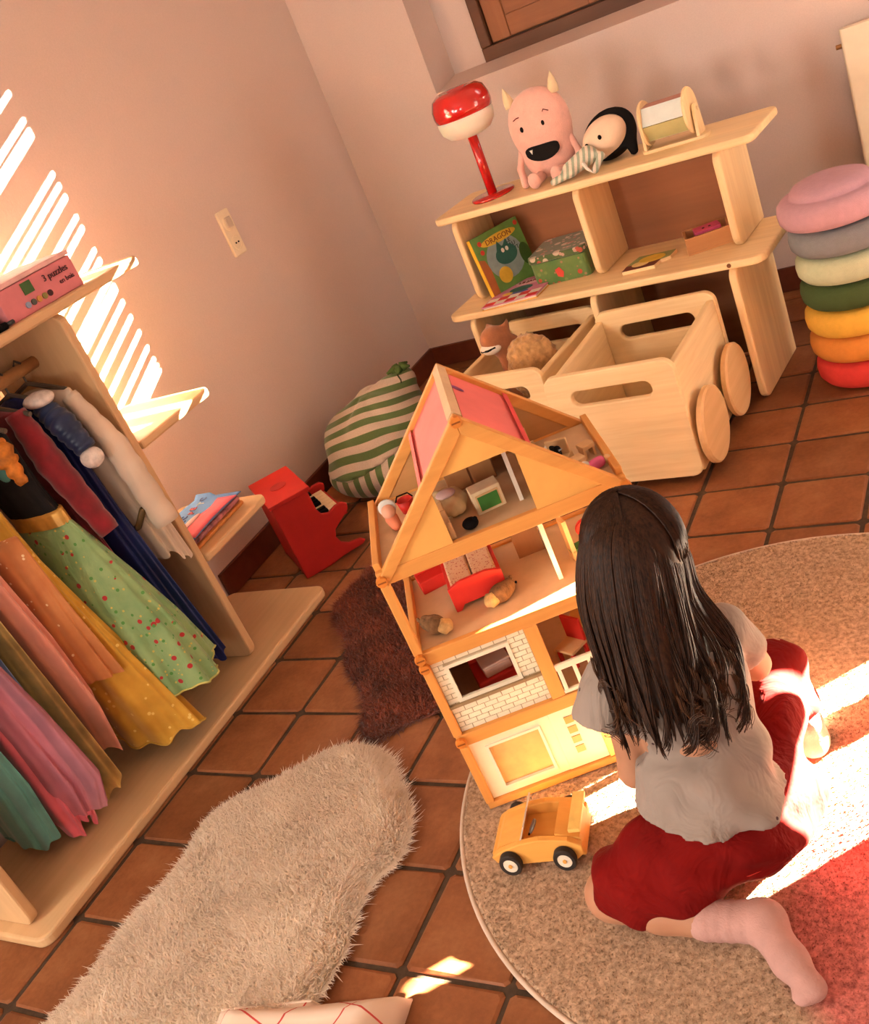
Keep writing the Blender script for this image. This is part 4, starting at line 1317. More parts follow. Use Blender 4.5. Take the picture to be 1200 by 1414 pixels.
def hide_rug(name, label, cat, poly, z, skinm, furm, n, h, seed, group=None, lean=0.6):
    poly = smooth_poly(poly)
    A = np.array(poly)
    org = (A[:, 0].mean(), A[:, 1].mean(), 0)
    t = thing(name, label, cat, org)

    def zf(P):
        e = edge_dist(P, poly)
        return z * np.clip(e / 0.18, 0.12, 1) ** 0.5 * (1 + 0.15 * np.sin(P[:, 0] * 3.1) * np.sin(P[:, 1] * 2.7 + 1))
    # domed hide: triangulated grid clipped to the outline
    g = 0.07
    xs = np.arange(A[:, 0].min(), A[:, 0].max(), g)
    ys = np.arange(A[:, 1].min(), A[:, 1].max(), g)
    G = np.stack(np.meshgrid(xs, ys, indexing='ij'), -1)
    ins = inpoly(G.reshape(-1, 2), poly).reshape(G.shape[:2])
    Z = zf(G.reshape(-1, 2)).reshape(G.shape[:2]) * 0.8
    V = np.concatenate([G, Z[..., None]], -1).reshape(-1, 3)
    nx, ny = G.shape[:2]
    idx = np.arange(nx * ny).reshape(nx, ny)
    q = np.stack([idx[:-1, :-1], idx[1:, :-1], idx[1:, 1:], idx[:-1, 1:]], -1).reshape(-1, 4)
    ok = ins.reshape(-1)[q].all(1)
    quickmesh('hide', V, q[ok], skinm, t, org, True)
    MB().prism(poly, 0.0, 0.03, 'z').build('backing', skinm, t, org)

    def roots(r, m_):
        P = np.stack([r.uniform(A[:, 0].min(), A[:, 0].max(), 3 * m_), r.uniform(A[:, 1].min(), A[:, 1].max(), 3 * m_)], 1)
        P = P[inpoly(P, poly)][:m_]
        # a few extra roots along the rim
        k = int(m_ * 0.12)
        i = r.integers(0, len(A), k)
        s = r.random(k)[:, None]
        E_ = A[i] * (1 - s) + A[(i + 1) % len(A)] * s
        return np.concatenate([P, E_])
    cen = A.mean(0)

    def lay(P):
        e = edge_dist(P, poly)
        d = P - cen
        d /= np.linalg.norm(d, axis=1)[:, None] + 1e-9
        sw = np.stack([np.sin(P[:, 1] * 4 + 1.5 * np.sin(P[:, 0] * 5)), np.cos(P[:, 0] * 4.3 + 1.2 * np.sin(P[:, 1] * 6))], 1)
        return d * (0.9 * np.exp(-e / 0.12))[:, None] + 0.45 * sw
    v, f = fur(roots, n, h, lean, 0.012, seed, zf, lay=lay)
    v[:, 2] = np.maximum(v[:, 2], 0.006)
    o = quickmesh('fur', v, f, furm, t, org)
    o['kind'] = 'stuff'
    return t


SHEEP = [(0.45, -6.9), (0.66, -6.3), (0.81, -5.7), (0.80, -5.15), (0.90, -4.75), (0.97, -4.42), (0.92, -4.11), (0.86, -3.77), (0.96, -3.48), (1.39, -3.2), (1.68, -2.87), (1.89, -2.65), (2.2, -2.57), (2.54, -2.69), (2.78, -2.86), (2.99, -3.15), (3.21, -3.32), (3.35, -3.54), (3.41, -3.8), (3.40, -4.0),
         (3.26, -4.22), (3.26, -4.42), (3.32, -4.68), (3.38, -4.96), (3.36, -5.2), (3.34, -5.47), (3.30, -5.8), (3.2, -6.3), (3.0, -6.8), (2.5, -7.2), (1.8, -7.3), (1.0, -7.25)]
mtw, ntw, bsw = _nodes('cream_wool_fibre')
vw = coords(ntw)
cw = ramp(ntw, noise(ntw, vw, 12), [(0.3, (0.86, 0.75, 0.63)), (0.7, (0.96, 0.86, 0.74))])
dfw = ntw.nodes.new('ShaderNodeBsdfDiffuse')
tlw = ntw.nodes.new('ShaderNodeBsdfTranslucent')
mxw = ntw.nodes.new('ShaderNodeMixShader')
ntw.links.new(cw, dfw.inputs['Color'])
ntw.links.new(cw, tlw.inputs['Color'])
ntw.links.new(dfw.outputs[0], mxw.inputs[1])
ntw.links.new(tlw.outputs[0], mxw.inputs[2])
ntw.links.new(mxw.outputs[0], ntw.nodes['Material Output'].inputs['Surface'])
WOOLF = mtw
WOOL = M('cream_wool', (0.93, 0.82, 0.70), 0.95, 0.07, 12, sheen=0.3)
hide_rug('sheepskin_rug', 'long cream sheepskin rug on terracotta tiles', 'rug', SHEEP, 0.12, WOOL, WOOLF, 85000, 0.06, 3, lean=0.9)
REDH = [(0.56, 1.05), (0.41, 0.75), (0.34, 0.25), (0.36, -0.02), (0.49, -0.24), (0.73, -0.44), (1.01, -0.75), (1.27, -1.24), (1.55, -1.49), (1.89, -1.8), (2.01, -2.07), (2.12, -2.33), (2.29, -2.44), (2.4, -2.41), (2.68, -2.16), (2.9, -2.0), (3.2, -1.6), (3.3, -1.0), (3.0, -0.2), (2.4, 0.7), (1.5, 1.3), (0.9, 1.35)]
RUST = M('rust_fur', (0.16, 0.032, 0.012), 0.8, 0.45, 10, sheen=0.2)
hide_rug('rust_hide_rug', 'dark rust brown hide rug behind the dollhouse', 'rug', REDH, 0.04, RUST, RUST, 26000, 0.07, 5, lean=0.9)

# round rug with a pale ground and a pink field on its right side
RC, RR = (6.78, -2.38), 3.06
RZ0 = 0.055
mt, nt, bs = _nodes('round_rug_pile')
vec = coords(nt)
pk = nt.nodes.new('ShaderNodeVectorMath')
pk.operation = 'DISTANCE'
pk.inputs[1].default_value = (1.55 * U, -1.6 * U, 0)
nt.links.new(vec, pk.inputs[0])
wob = noise(nt, vec, 7, 2)
ad = nt.nodes.new('ShaderNodeMath')
ad.operation = 'MULTIPLY_ADD'
nt.links.new(wob, ad.inputs[0])
ad.inputs[1].default_value = 0.05
nt.links.new(pk.outputs['Value'], ad.inputs[2])
field = ramp(nt, ad.outputs[0], [(0.30, (0.62, 0.20, 0.17)), (0.355, (0.52, 0.365, 0.25))])
fine = noise(nt, vec, 105, 3, 0.75)
kk = ramp(nt, fine, [(0.32, (0.50, 0.46, 0.42)), (0.66, (1.12, 1.1, 1.08))])
mx = nt.nodes.new('ShaderNodeMix')
mx.data_type = 'RGBA'
mx.blend_type = 'MULTIPLY'
mx.inputs['Factor'].default_value = 1.0
nt.links.new(field, mx.inputs[6])
nt.links.new(kk, mx.inputs[7])
nt.links.new(mx.outputs[2], bs.inputs['Base Color'])
setin(bs, 'Roughness', 0.95)
setin(bs, 'Specular IOR Level', 0.1)
bump(nt, bs, fine, 0.4, 0.003)
RUGM = mt
rg = thing('round_rug', 'round beige tufted rug with pink field under the dollhouse', 'rug', (*RC, 0))
MB().lathe([(0.002, 0.0), (RR - 0.02, 0.0), (RR, 0.012), (RR, RZ0 * 0.6), (RR - 0.04, RZ0), (0.002, RZ0)], 128).build('rug_body', RUGM, rg)
th = [2 * math.pi * i / 128 for i in range(129)]
MB().tube([((RR + 0.005) * math.cos(a), (RR + 0.005) * math.sin(a), 0.03) for a in th], 0.024, 6, False).build('rug_binding', M('rug_binding', (0.55, 0.42, 0.32), 0.9), rg, smooth=True)


def rugroots(r, m_):
    P = np.stack([r.uniform(-RR, RR, 2 * m_), r.uniform(-RR, RR, 2 * m_)], 1)
    return P[np.hypot(P[:, 0], P[:, 1]) < RR - 0.02][:m_]


v, f = fur(rugroots, 110000, 0.016, 0.6, 0.010, 9, lambda P: np.full(len(P), RZ0))
o = quickmesh('pile', v, f, RUGM, rg, (0, 0, 0))
o['kind'] = 'stuff'

so = thing('shadow_caster', 'added shadow caster shaped as a ring stacking toy, right end of rug', 'toy', (8.75, -0.72, RZ0))  # unseen object added to cast the dark band across the sunlit rug
MB().lathe([(0.002, 0), (0.24, 0), (0.25, 0.04), (0.24, 0.08), (0.002, 0.08)], 28).build('base', pinewood(0), so)
for k in range(6):
    z = 0.08 + 0.17 * k
    MB().lathe([(0.04, z), (0.17, z), (0.20, z + 0.05), (0.20, z + 0.12), (0.17, z + 0.168), (0.04, z + 0.168)], 28).build('ring', M('ring_paint_%d' % k, [(0.5, 0.05, 0.04), (0.7, 0.3, 0.06), (0.75, 0.5, 0.1), (0.1, 0.25, 0.08), (0.1, 0.2, 0.4), (0.3, 0.1, 0.3)][k], 0.5), so, smooth=True)
MB().ball((0, 0, 1.16), 0.09).build('knob', pinewood(0), so, smooth=True)

# cloth with red lines lying at the near edge of the sheepskin
ck = thing('checked_cloth', 'crumpled cream cloth with thin red grid lines on sheepskin edge', 'cloth', (3.76, -5.93, 0))
mt, nt, bs = _nodes('red_grid_cloth')
vec = coords(nt, (1, 1, 1), 'Object', (0, 0, 0.25))
sx = nt.nodes.new('ShaderNodeSeparateXYZ')
nt.links.new(vec, sx.inputs[0])
fac = None
for ax_ in ('X', 'Y'):
    md = nt.nodes.new('ShaderNodeMath')
    md.operation = 'PINGPONG'
    md.inputs[1].default_value = 0.05
    nt.links.new(sx.outputs[ax_], md.inputs[0])
    lt = nt.nodes.new('ShaderNodeMath')
    lt.operation = 'LESS_THAN'
    lt.inputs[1].default_value = 0.0016
    nt.links.new(md.outputs[0], lt.inputs[0])
    if fac is None:
        fac = lt.outputs[0]
    else:
        mxm = nt.nodes.new('ShaderNodeMath')
        mxm.operation = 'MAXIMUM'
        nt.links.new(fac, mxm.inputs[0])
        nt.links.new(lt.outputs[0], mxm.inputs[1])
        fac = mxm.outputs[0]
nt.links.new(mixc(nt, fac, (0.72, 0.56, 0.44), (0.52, 0.05, 0.04)), bs.inputs['Base Color'])
setin(bs, 'Roughness', 0.9)
GRID = mt
v, f = [], []
N1 = 28
for i in range(N1 + 1):
    for j in range(N1 + 1):
        s_, t_ = i / N1, j / N1
        x = -0.95 + 1.42 * s_ - 0.2 * t_ * (1 - s_) + 0.18 * s_ * (1 - t_)
        y = -0.75 + 1.45 * t_ - 0.45 * (1 - s_) * t_
        e = min(s_, 1 - s_, t_, 1 - t_)
        z = 0.02 + 0.26 * min(1, e * 7) ** 0.6 + 0.045 * math.sin(6 * s_ + 2 * t_) * min(1, e * 6) + 0.03 * math.sin(9 * t_ - 4 * s_) * min(1, e * 6)
        v.append((x, y, max(z, 0.12 if x < -0.3 else 0.012) if e > 0 else (0.13 if x < -0.3 else 0.012)))
for i in range(N1):
    for j in range(N1):
        a = i * (N1 + 1) + j
        f.append((a, a + N1 + 1, a + N1 + 2, a + 1))
MB().raw(v, f).build('cloth_sheet', GRID, ck, smooth=True, solid=0.012)
hem = [v[i * (N1 + 1) + N1] for i in range(N1 + 1)]
MB().tube([(p[0], p[1], p[2] + 0.004) for p in hem], 0.012, 5).build('hem', M('cloth_hem', (0.70, 0.54, 0.42), 0.9), ck)

# ================================================================== dollhouse
HA = math.radians(31)
HO = (4.17, -3.34, 0.07)
HC = math.cos(HA), math.sin(HA)


def HW(u, w, z):
    return (HO[0] + u * HC[0] - w * HC[1], HO[1] + u * HC[1] + w * HC[0], HO[2] + z)


dh = thing('dollhouse', 'tall wooden dollhouse with pink roof panels and white brick front', 'dollhouse', HO, HA)
hx, hy, hz = housewood(0), housewood(1), housewood(2)
HWD, HDP = 2.14, 1.36
LV = [0.0, 0.82, 1.74, 2.60]
APX = 3.68
PLY = M('pale_ply', (0.62, 0.42, 0.24), 0.6, 0.07, 25)
WHB = M('house_white', (0.80, 0.72, 0.55), 0.5, 0.03)
for k, z in enumerate(LV):
    fb = MB().box(0.03, HWD - 0.03, 0.03, HDP - 0.03, z, z + 0.05).build('floor_board', PLY, dh)
    for (y0, y1) in ((-0.01, 0.05), (HDP - 0.05, HDP + 0.01)):
        MB().box(0, HWD, y0, y1, z - (0.0 if k == 0 else 0.06), z + 0.07).build('floor_beam', hx, dh, bevel=0.008)
    for x0 in (0, HWD - 0.06):
        MB().box(x0, x0 + 0.06, 0.05, HDP - 0.05, z, z + 0.13).build('side_beam', hy, dh, bevel=0.008)
for k in range(3):
    for x0 in (-0.01, HWD - 0.07):
        for y0 in (-0.015, HDP - 0.075):
            MB().box(x0, x0 + 0.08, y0, y0 + 0.09, LV[k] + 0.07, LV[k + 1] - 0.06).build('post', hz, dh, bevel=0.01)
# screw heads at the corners of the front
OR = M('screw_plug', (0.62, 0.20, 0.03), 0.5)
for (u_, z_) in ((0.03, 2.6), (0.03, 1.78), (0.03, 1.68), (0.03, 0.83), (HWD / 2, APX - 0.05), (HWD - 0.03, 2.6)):
    pl = MB().lathe([(0.045, -0.012), (0.05, 0.0), (0.05, 0.03)], 10, (u_, -0.045, z_), 'y').build('screw_plug', OR, dh)
    MB().box(u_ - 0.035, u_ + 0.035, -0.062, -0.056, z_ - 0.006, z_ + 0.006).build('screw_slot', M('slot_dark', (0.25, 0.07, 0.01), 0.6), pl)
# back walls and side walls of the two lower storeys
for k in (0, 1):
    MB().box(0.06, HWD - 0.06, HDP - 0.05, HDP - 0.02, LV[k] + 0.07, LV[k + 1] - 0.06).build('back_wall', hx, dh)
    MB().box(0.01, 0.04, 0.07, HDP - 0.07, LV[k] + 0.13, LV[k + 1]).build('side_wall', hy, dh)
MB().box(0.95, 1.0, 0.35, HDP - 0.05, LV[1] + 0.05, LV[2] - 0.02).build('partition', hy, dh)
# third storey: partition with a door on the right
MB().box(1.36, 1.40, 0.34, HDP - 0.06, LV[2] + 0.05, LV[3] - 0.02).build('partition', M('partition_white', (0.75, 0.66, 0.55), 0.5), dh)
MB().box(1.10, 1.35, HDP - 0.42, HDP - 0.34, LV[2] + 0.05, LV[3] - 0.04).build('inner_wall', wood('house_brown', (0.30, 0.12, 0.04), (0.22, 0.08, 0.025), 2), dh)


def ring(outer, inner, y0, y1):
    k = len(outer)
    v = [(p[0], y0, p[1]) for p in outer] + [(p[0], y0, p[1]) for p in inner] + [(p[0], y1, p[1]) for p in outer] + [(p[0], y1, p[1]) for p in inner]
    f = []
    for i in range(k):
        j = (i + 1) % k
        f += [(i, j, k + j, k + i), (2 * k + j, 2 * k + i, 3 * k + i, 3 * k + j), (j, i, 2 * k + i, 2 * k + j), (k + i, k + j, 3 * k + j, 3 * k + i)]
    return MB().raw(v, f)


# gables: front one has a trapezoid opening, the back one is closed
e0, e1 = 2.655, APX - 0.06
sl = (APX - 2.60) / (HWD / 2)
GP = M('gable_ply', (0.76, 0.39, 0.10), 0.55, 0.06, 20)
gl, gr, gt = 0.68, 1.40, 3.235
MB().prism([(0.07, e0), (gl, e0), (gl, e0 + sl * (gl - 0.07))], 0.002, 0.034, 'y').build('gable_panel', GP, dh)
MB().prism([(gl, gt), (gr, gt), (gr, e0 + sl * (HWD - 0.07 - gr)), (HWD / 2, e1 - 0.06), (gl, e0 + sl * (gl - 0.07))], 0.003, 0.035, 'y').build('gable_panel', GP, dh)
MB().prism([(gr, e0), (HWD - 0.07, e0), (gr, e0 + sl * (HWD - 0.07 - gr))], 0.002, 0.034, 'y').build('gable_panel', GP, dh)
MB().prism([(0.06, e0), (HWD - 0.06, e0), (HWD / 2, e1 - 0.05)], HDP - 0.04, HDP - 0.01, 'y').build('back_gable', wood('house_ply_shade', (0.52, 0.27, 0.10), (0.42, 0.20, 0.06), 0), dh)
for y0 in (-0.03, HDP - 0.05):
    for s in (-1, 1):
        c = HWD / 2
        pts = [(c, APX), (c + s * (c + 0.03), 2.58), (c + s * (c - 0.10), 2.58), (c, APX - 0.16)]
        if s > 0:
            pts = pts[::-1]
        MB().prism(pts, y0, y0 + 0.08, 'y').build('rafter', hx, dh, bevel=0.008)
# ridge board and pink roof panels
MB().prism([(HWD / 2 - 0.06, APX - 0.05), (HWD / 2, APX + 0.012), (HWD / 2 + 0.06, APX - 0.05), (HWD / 2, APX - 0.09)], 0.05, HDP - 0.05, 'y').build('ridge_board', PLY, dh)
PINKR = M('pink_roof', (0.74, 0.16, 0.15), 0.55, 0.08, 12)
for s in (-1, 1):
    c = HWD / 2
    a, b = 0.06, 0.44
    q = [(c + s * a, APX - sl * a - 0.055), (c + s * b, APX - sl * b - 0.055), (c + s * b, APX - sl * b - 0.085), (c + s * a, APX - sl * a - 0.085)]
    if s > 0:
        q = q[::-1]
    rp = MB().prism(q[::-1], 0.05, HDP - 0.05, 'y').build('roof_panel', PINKR, dh)
    q = [(c + s * b, APX - sl * b - 0.02), (c + s * (b + 0.035), APX - sl * (b + 0.035) - 0.02), (c + s * (b + 0.035), APX - sl * (b + 0.035) - 0.10), (c + s * b, APX - sl * b - 0.10)]
    MB().prism(q if s < 0 else q[::-1], 0.05, HDP - 0.05, 'y').build('roof_strip', M('red_strip', (0.62, 0.05, 0.05), 0.5), dh)
dec = MB().prism(oval(1.16, 0.95, 0.05, 0.05, 12), APX - 0.14, APX - 0.135, 'z')
dec.v = [(x, y, APX - sl * abs(x - HWD / 2) - 0.05) for x, y, z in dec.v]
dec.build('roof_sticker', M('sticker_violet', (0.40, 0.12, 0.30), 0.6), dh)

# second storey front: white brick panel with a window, post, balcony rail
bz0, bz1 = LV[1] + 0.07, LV[2] - 0.06
brick = M('white_brick', (0.82, 0.74, 0.55), 0.6, 0.04, 40)
morta = M('brick_joint', (0.42, 0.33, 0.20), 0.8, 0.1)
wx0, wx1, wz0, wz1 = 0.19, 0.74, bz0 + 0.33, bz1 - 0.10
pan2 = MB().box(0.07, wx0, 0.04, 0.06, bz0, bz1).box(wx1, 0.92, 0.04, 0.06, bz0, bz1).box(wx0, wx1, 0.04, 0.06, bz0, wz0).box(wx0, wx1, 0.04, 0.06, wz1, bz1).build('brick_front', morta, dh)
bh, bw = 0.052, 0.115
row = 0
z = bz0 + 0.004
while z + bh < bz1:
    x = 0.075 - (bw / 2 if row % 2 else 0)
    while x < 0.915:
        a, b = max(x, 0.075), min(x + bw - 0.008, 0.915)
        segs = [(a, b)]
        if z + bh > wz0 - 0.02 and z < wz1 + 0.02:
            segs = [(a, min(b, wx0 - 0.02)), (max(a, wx1 + 0.02), b)]
        for (p, q) in segs:
            if q - p > 0.015:
                MB().box(p, q, 0.032, 0.041, z, z + bh - 0.007).build('brick', brick, pan2)
        x += bw
    z += bh
    row += 1
ring([(wx0 - 0.02, wz0 - 0.02), (wx1 + 0.02, wz0 - 0.02), (wx1 + 0.02, wz1 + 0.02), (wx0 - 0.02, wz1 + 0.02)], [(wx0 + 0.015, wz0 + 0.015), (wx1 - 0.015, wz0 + 0.015), (wx1 - 0.015, wz1 - 0.015), (wx0 + 0.015, wz1 - 0.015)], 0.02, 0.05).build('window_frame', WHB, dh)
MB().box(0.07, 0.92, 0.0, 0.04, wz0 - 0.05, wz0 - 0.022).build('window_ledge', M('ledge_dark', (0.30, 0.20, 0.10), 0.6), dh)
MB().box(0.92, 1.04, -0.005, 0.06, bz0, bz1).build('post', hz, dh, bevel=0.008)
rl = MB().box(1.04, HWD - 0.08, 0.0, 0.03, bz0 + 0.26, bz0 + 0.32).build('balcony_rail', WHB, dh, bevel=0.005)
MB().box(1.04, HWD - 0.08, 0.0, 0.03, bz0 + 0.01, bz0 + 0.045).build('balcony_rail', WHB, dh, bevel=0.005)
for k in range(8):
    x = 1.05 + k * 0.137
    MB().box(x, x + 0.035, 0.003, 0.027, bz0 + 0.045, bz0 + 0.26).build('baluster', WHB, dh)
# ground storey front: white panel with a big window, door with four panes, right bay
gz0, gz1 = 0.075, LV[1] - 0.065
GWH = M('ground_white', (0.82, 0.74, 0.52), 0.5, 0.03)
gx0, gx1 = 0.20, 0.72
MB().box(0.07, gx0, 0.03, 0.06, gz0, gz1).box(gx1, 0.82, 0.03, 0.06, gz0, gz1).box(gx0, gx1, 0.03, 0.06, gz0, gz0 + 0.07).box(gx0, gx1, 0.03, 0.06, gz1 - 0.09, gz1).build('ground_front', GWH, dh)
ring([(gx0, gz0 + 0.07), (gx1, gz0 + 0.07), (gx1, gz1 - 0.09), (gx0, gz1 - 0.09)], [(gx0 + 0.025, gz0 + 0.095), (gx1 - 0.025, gz0 + 0.095), (gx1 - 0.025, gz1 - 0.115), (gx0 + 0.025, gz1 - 0.115)], 0.015, 0.05).build('window_frame', WHB, dh)
MB().box(gx0 + 0.02, gx1 - 0.02, 0.055, 0.06, gz0 + 0.09, gz1 - 0.11).build('window_board', M('window_tan', (0.62, 0.38, 0.15), 0.6), dh)
drr = MB().box(0.82, 1.20, 0.02, 0.055, gz0, gz1).build('front_door', GWH, dh, bevel=0.006)
for k in range(4):
    MB().box(0.94, 1.02, 0.012, 0.021, gz0 + 0.16 + 0.115 * k, gz0 + 0.235 + 0.115 * k).build('door_pane', M('pane_amber', (0.55, 0.33, 0.10), 0.3), drr)
MB().box(1.20, 1.36, -0.005, 0.06, gz0, gz1).build('post', M('yellow_wood', (0.78, 0.52, 0.14), 0.5), dh, bevel=0.008)
ring([(1.36, gz0), (HWD - 0.08, gz0), (HWD - 0.08, gz1), (1.36, gz1)], [(1.44, gz0 + 0.10), (HWD - 0.14, gz0 + 0.10), (HWD - 0.14, gz1 - 0.08), (1.44, gz1 - 0.08)], 0.02, 0.05).build('shop_window_frame', GWH, dh)

# ------------------------------------------------------------------ things inside the dollhouse
def hthing(name, label, cat, u, w, z, rot=0.0, group=None):
    return thing(name, label, cat, HW(u, w, z), HA + rot, group)


TP = M('toy_pine', (0.66, 0.42, 0.20), 0.55, 0.08)
TPR = M('toy_red', (0.62, 0.03, 0.02), 0.5, 0.05)
z3, z2, z1_ = LV[3] + 0.05, LV[2] + 0.05, LV[1] + 0.05
tv = hthing('toy_television', 'cream toy television with green screen in the attic', 'toy television', 1.06, 0.40, z3, 0.12)
tv.scale = (0.8, 0.8, 0.8)
MB().box(-0.16, 0.16, -0.08, 0.14, 0, 0.26).build('case', M('toy_cream', (0.72, 0.58, 0.36), 0.5), tv, bevel=0.01)
MB().box(-0.125, 0.125, -0.088, -0.08, 0.03, 0.22).build('bezel', TP, tv)
MB().box(-0.11, 0.11, -0.094, -0.087, 0.04, 0.20).build('screen', GREEN, tv)
qb = hthing('toy_quilt_bundle', 'cream dressed toy mouse with lilac apron lying in the attic', 'doll', 0.70, 0.62, z3)
blobmesh([('e', (0, 0, 0.10), (0.2, 0.16, 0.10)), ('e', (0.08, -0.12, 0.07), (0.10, 0.1, 0.06))], 0.05, 0.02, lambda P, d: d + 0.012 * np.sin(P[:, 0] * 40) * np.sin(P[:, 1] * 37)).build('dress', M('toy_cream_cloth', (0.62, 0.46, 0.24), 0.9, 0.2), qb, smooth=True)
MB().ball((0.04, -0.05, 0.19), (0.09, 0.08, 0.03)).build('apron', M('lilac_cloth', (0.60, 0.42, 0.40), 0.9), qb, smooth=True)
MB().ball((-0.20, 0.02, 0.1), (0.09, 0.08, 0.08)).build('head', M('toy_fur_tan', (0.36, 0.22, 0.11), 0.9, 0.3), qb, smooth=True)
bl = hthing('toy_block_seat', 'pale wooden block seat in the attic opening', 'toy chair', 0.62, 0.22, z3, 0.1)
MB().box(-0.09, 0.09, -0.14, 0.18, 0, 0.16).build('block', TP, bl, bevel=0.01)
MB().box(-0.09, 0.09, 0.12, 0.18, 0.16, 0.24).build('backrest', TP, bl, bevel=0.01)
bt = hthing('black_pebble', 'small black round toy on the attic floor', 'toy', 0.86, 0.16, z3)
MB().ball((0, 0, 0.05), (0.07, 0.06, 0.05)).build('body', BLACK, bt, smooth=True)
MB().ball((0.05, -0.02, 0.085), (0.02, 0.02, 0.02)).build('knob', BLACK, bt, smooth=True)
wd = hthing('toy_wardrobe', 'brown toy wardrobe standing at the back of the attic', 'toy wardrobe', 0.98, 1.02, z3)
MB().box(-0.22, 0.22, -0.10, 0.14, 0, 0.46).build('carcass', MATS['house_brown'], wd, bevel=0.01)
for x in (-0.21, 0.01):
    dd = MB().box(x, x + 0.20, -0.12, -0.10, 0.03, 0.44).build('door', wood('toy_brown', (0.36, 0.17, 0.06), (0.28, 0.11, 0.04), 2), wd)
    MB().ball((x + (0.18 if x < 0 else 0.02), -0.128, 0.22), 0.012).build('knob', BLACK, dd)
pw = MB().box(1.30, 1.335, 0.30, HDP - 0.06, LV[3] + 0.05, LV[3] + 0.60).build('partition', M('partition_white', (0.75, 0.66, 0.55), 0.5), dh)
for k, (u_, w_) in enumerate(((1.52, 0.62), (1.50, 0.95))):
    c_ = hthing('toy_chair', ['small wooden toy chair behind the attic partition, nearer one', 'small wooden toy chair behind the attic partition, farther one'][k], 'toy chair', u_, w_, z3, 0.2, 'toy chairs in the attic')
    MB().box(-0.09, 0.09, -0.09, 0.09, 0.10, 0.13).build('seat', TP, c_)
    MB().box(-0.09, 0.09, 0.07, 0.09, 0.13, 0.28).build('backrest', TP, c_)
    for (x, y) in ((-0.08, -0.08), (0.06, -0.08), (-0.08, 0.06), (0.06, 0.06)):
        MB().box(x, x + 0.02, y, y + 0.02, 0, 0.10).build('leg', TP, c_)
gp = hthing('green_toy_plate', 'green rimmed toy disc leaning behind the gable', 'toy', 1.44, 0.32, z3)
MB().lathe([(0.002, -0.02), (0.08, -0.02), (0.09, 0), (0.08, 0.02), (0.002, 0.02)], 20, (0, 0, 0.09), 'x').build('disc', GREEN, gp)
MB().lathe([(0.05, 0.02), (0.05, 0.026)], 16, (0, 0, 0.09), 'x').build('rim', TP, gp)
# animals along the attic side floors
an = hthing('toy_rabbit', 'white and grey toy rabbit by the red roof strip', 'figurine', 1.62, 0.42, z3)
an.scale = (0.75, 0.75, 0.7)
blobmesh([('e', (0, 0, 0.12), (0.09, 0.12, 0.12)), ('e', (0, -0.05, 0.27), (0.08, 0.09, 0.08)), ('c', (-0.03, 0, 0.32), (-0.05, 0.04, 0.44), 0.025, 0.015), ('c', (0.03, 0, 0.32), (0.05, 0.04, 0.44), 0.025, 0.015)], 0.03, 0.018).build('body', M('toy_white_fur', (0.72, 0.62, 0.50), 0.9, 0.1), an, smooth=True)
for x in (-0.035, 0.035):
    MB().ball((x, -0.13, 0.29), 0.014).build('eye', BLACK, an)
rc = hthing('toy_rocking_chair', 'toy rocking chair on the right attic ledge', 'toy chair', 1.76, 0.66, z3, -0.4)
rc.scale = (0.8, 0.8, 0.7)
MB().box(-0.12, 0.12, -0.02, 0.02, 0.0, 0.34).build('backrest', TP, rc, bevel=0.01)
MB().box(-0.12, 0.12, -0.22, 0.0, 0.11, 0.14).build('seat', TP, rc, bevel=0.008)
for x in (-0.12, 0.10):
    MB().prism([(-0.26, 0.0), (0.08, 0.0), (0.06, 0.12), (-0.20, 0.12)], x, x + 0.02, 'x').build('rocker', TP, rc)
bd = hthing('toy_black_bird', 'black toy bird sitting on the toy rocking chair', 'figurine', 1.73, 0.58, z3 + 0.1, 0.2)
bd.scale = (0.75, 0.75, 0.75)
blobmesh([('e', (0, 0, 0.07), (0.06, 0.10, 0.07)), ('e', (0, -0.08, 0.14), (0.045, 0.05, 0.045)), ('c', (0, 0.05, 0.08), (0, 0.17, 0.12), 0.04, 0.02)], 0.03, 0.015).build('body', BLACK, bd, smooth=True)
MB().lathe([(0.015, 0), (0.002, 0.05)], 8, (0, -0.12, 0.14), 'x').build('beak', M('toy_blue_grey', (0.25, 0.33, 0.38), 0.5), bd)
for k, (u_, w_) in enumerate(((1.86, 0.42), (1.98, 0.62))):
    bk_ = hthing('toy_stool', ['low wooden toy stool beside the rocking chair', 'low wooden toy stool at the attic corner'][k], 'toy stool', u_, w_, z3, 0.3, 'toy stools in the attic')
    MB().box(-0.06, 0.06, -0.06, 0.06, 0.08, 0.12).build('seat', TP, bk_, bevel=0.006)
    for x in (-0.055, 0.035):
        MB().box(x, x + 0.02, -0.05, 0.05, 0, 0.08).build('leg', TP, bk_)
pd = hthing('toy_pig_doll', 'pink and white doll on the right attic edge', 'doll', 1.98, 0.30, z3)
pd.scale = (0.8, 0.8, 0.8)
blobmesh([('c', (-0.04, 0, 0.06), (0.05, 0, 0.08), 0.06, 0.06)], 0.02, 0.018).build('body', M('toy_pink', (0.72, 0.12, 0.25), 0.7), pd, smooth=True)
MB().ball((-0.11, 0, 0.09), (0.06, 0.055, 0.055)).build('head', MATS['toy_white_fur'], pd, smooth=True)
MB().ball((0.13, 0, 0.08), (0.04, 0.04, 0.05)).build('feet', TP, pd, smooth=True)
ld = hthing('toy_baby_doll', 'tiny doll with white bonnet on the left attic ledge', 'doll', 0.22, 0.72, z3)
MB().ball((0, 0, 0.17), 0.065).build('head', M('toy_skin', (0.72, 0.36, 0.24), 0.7), ld, smooth=True)
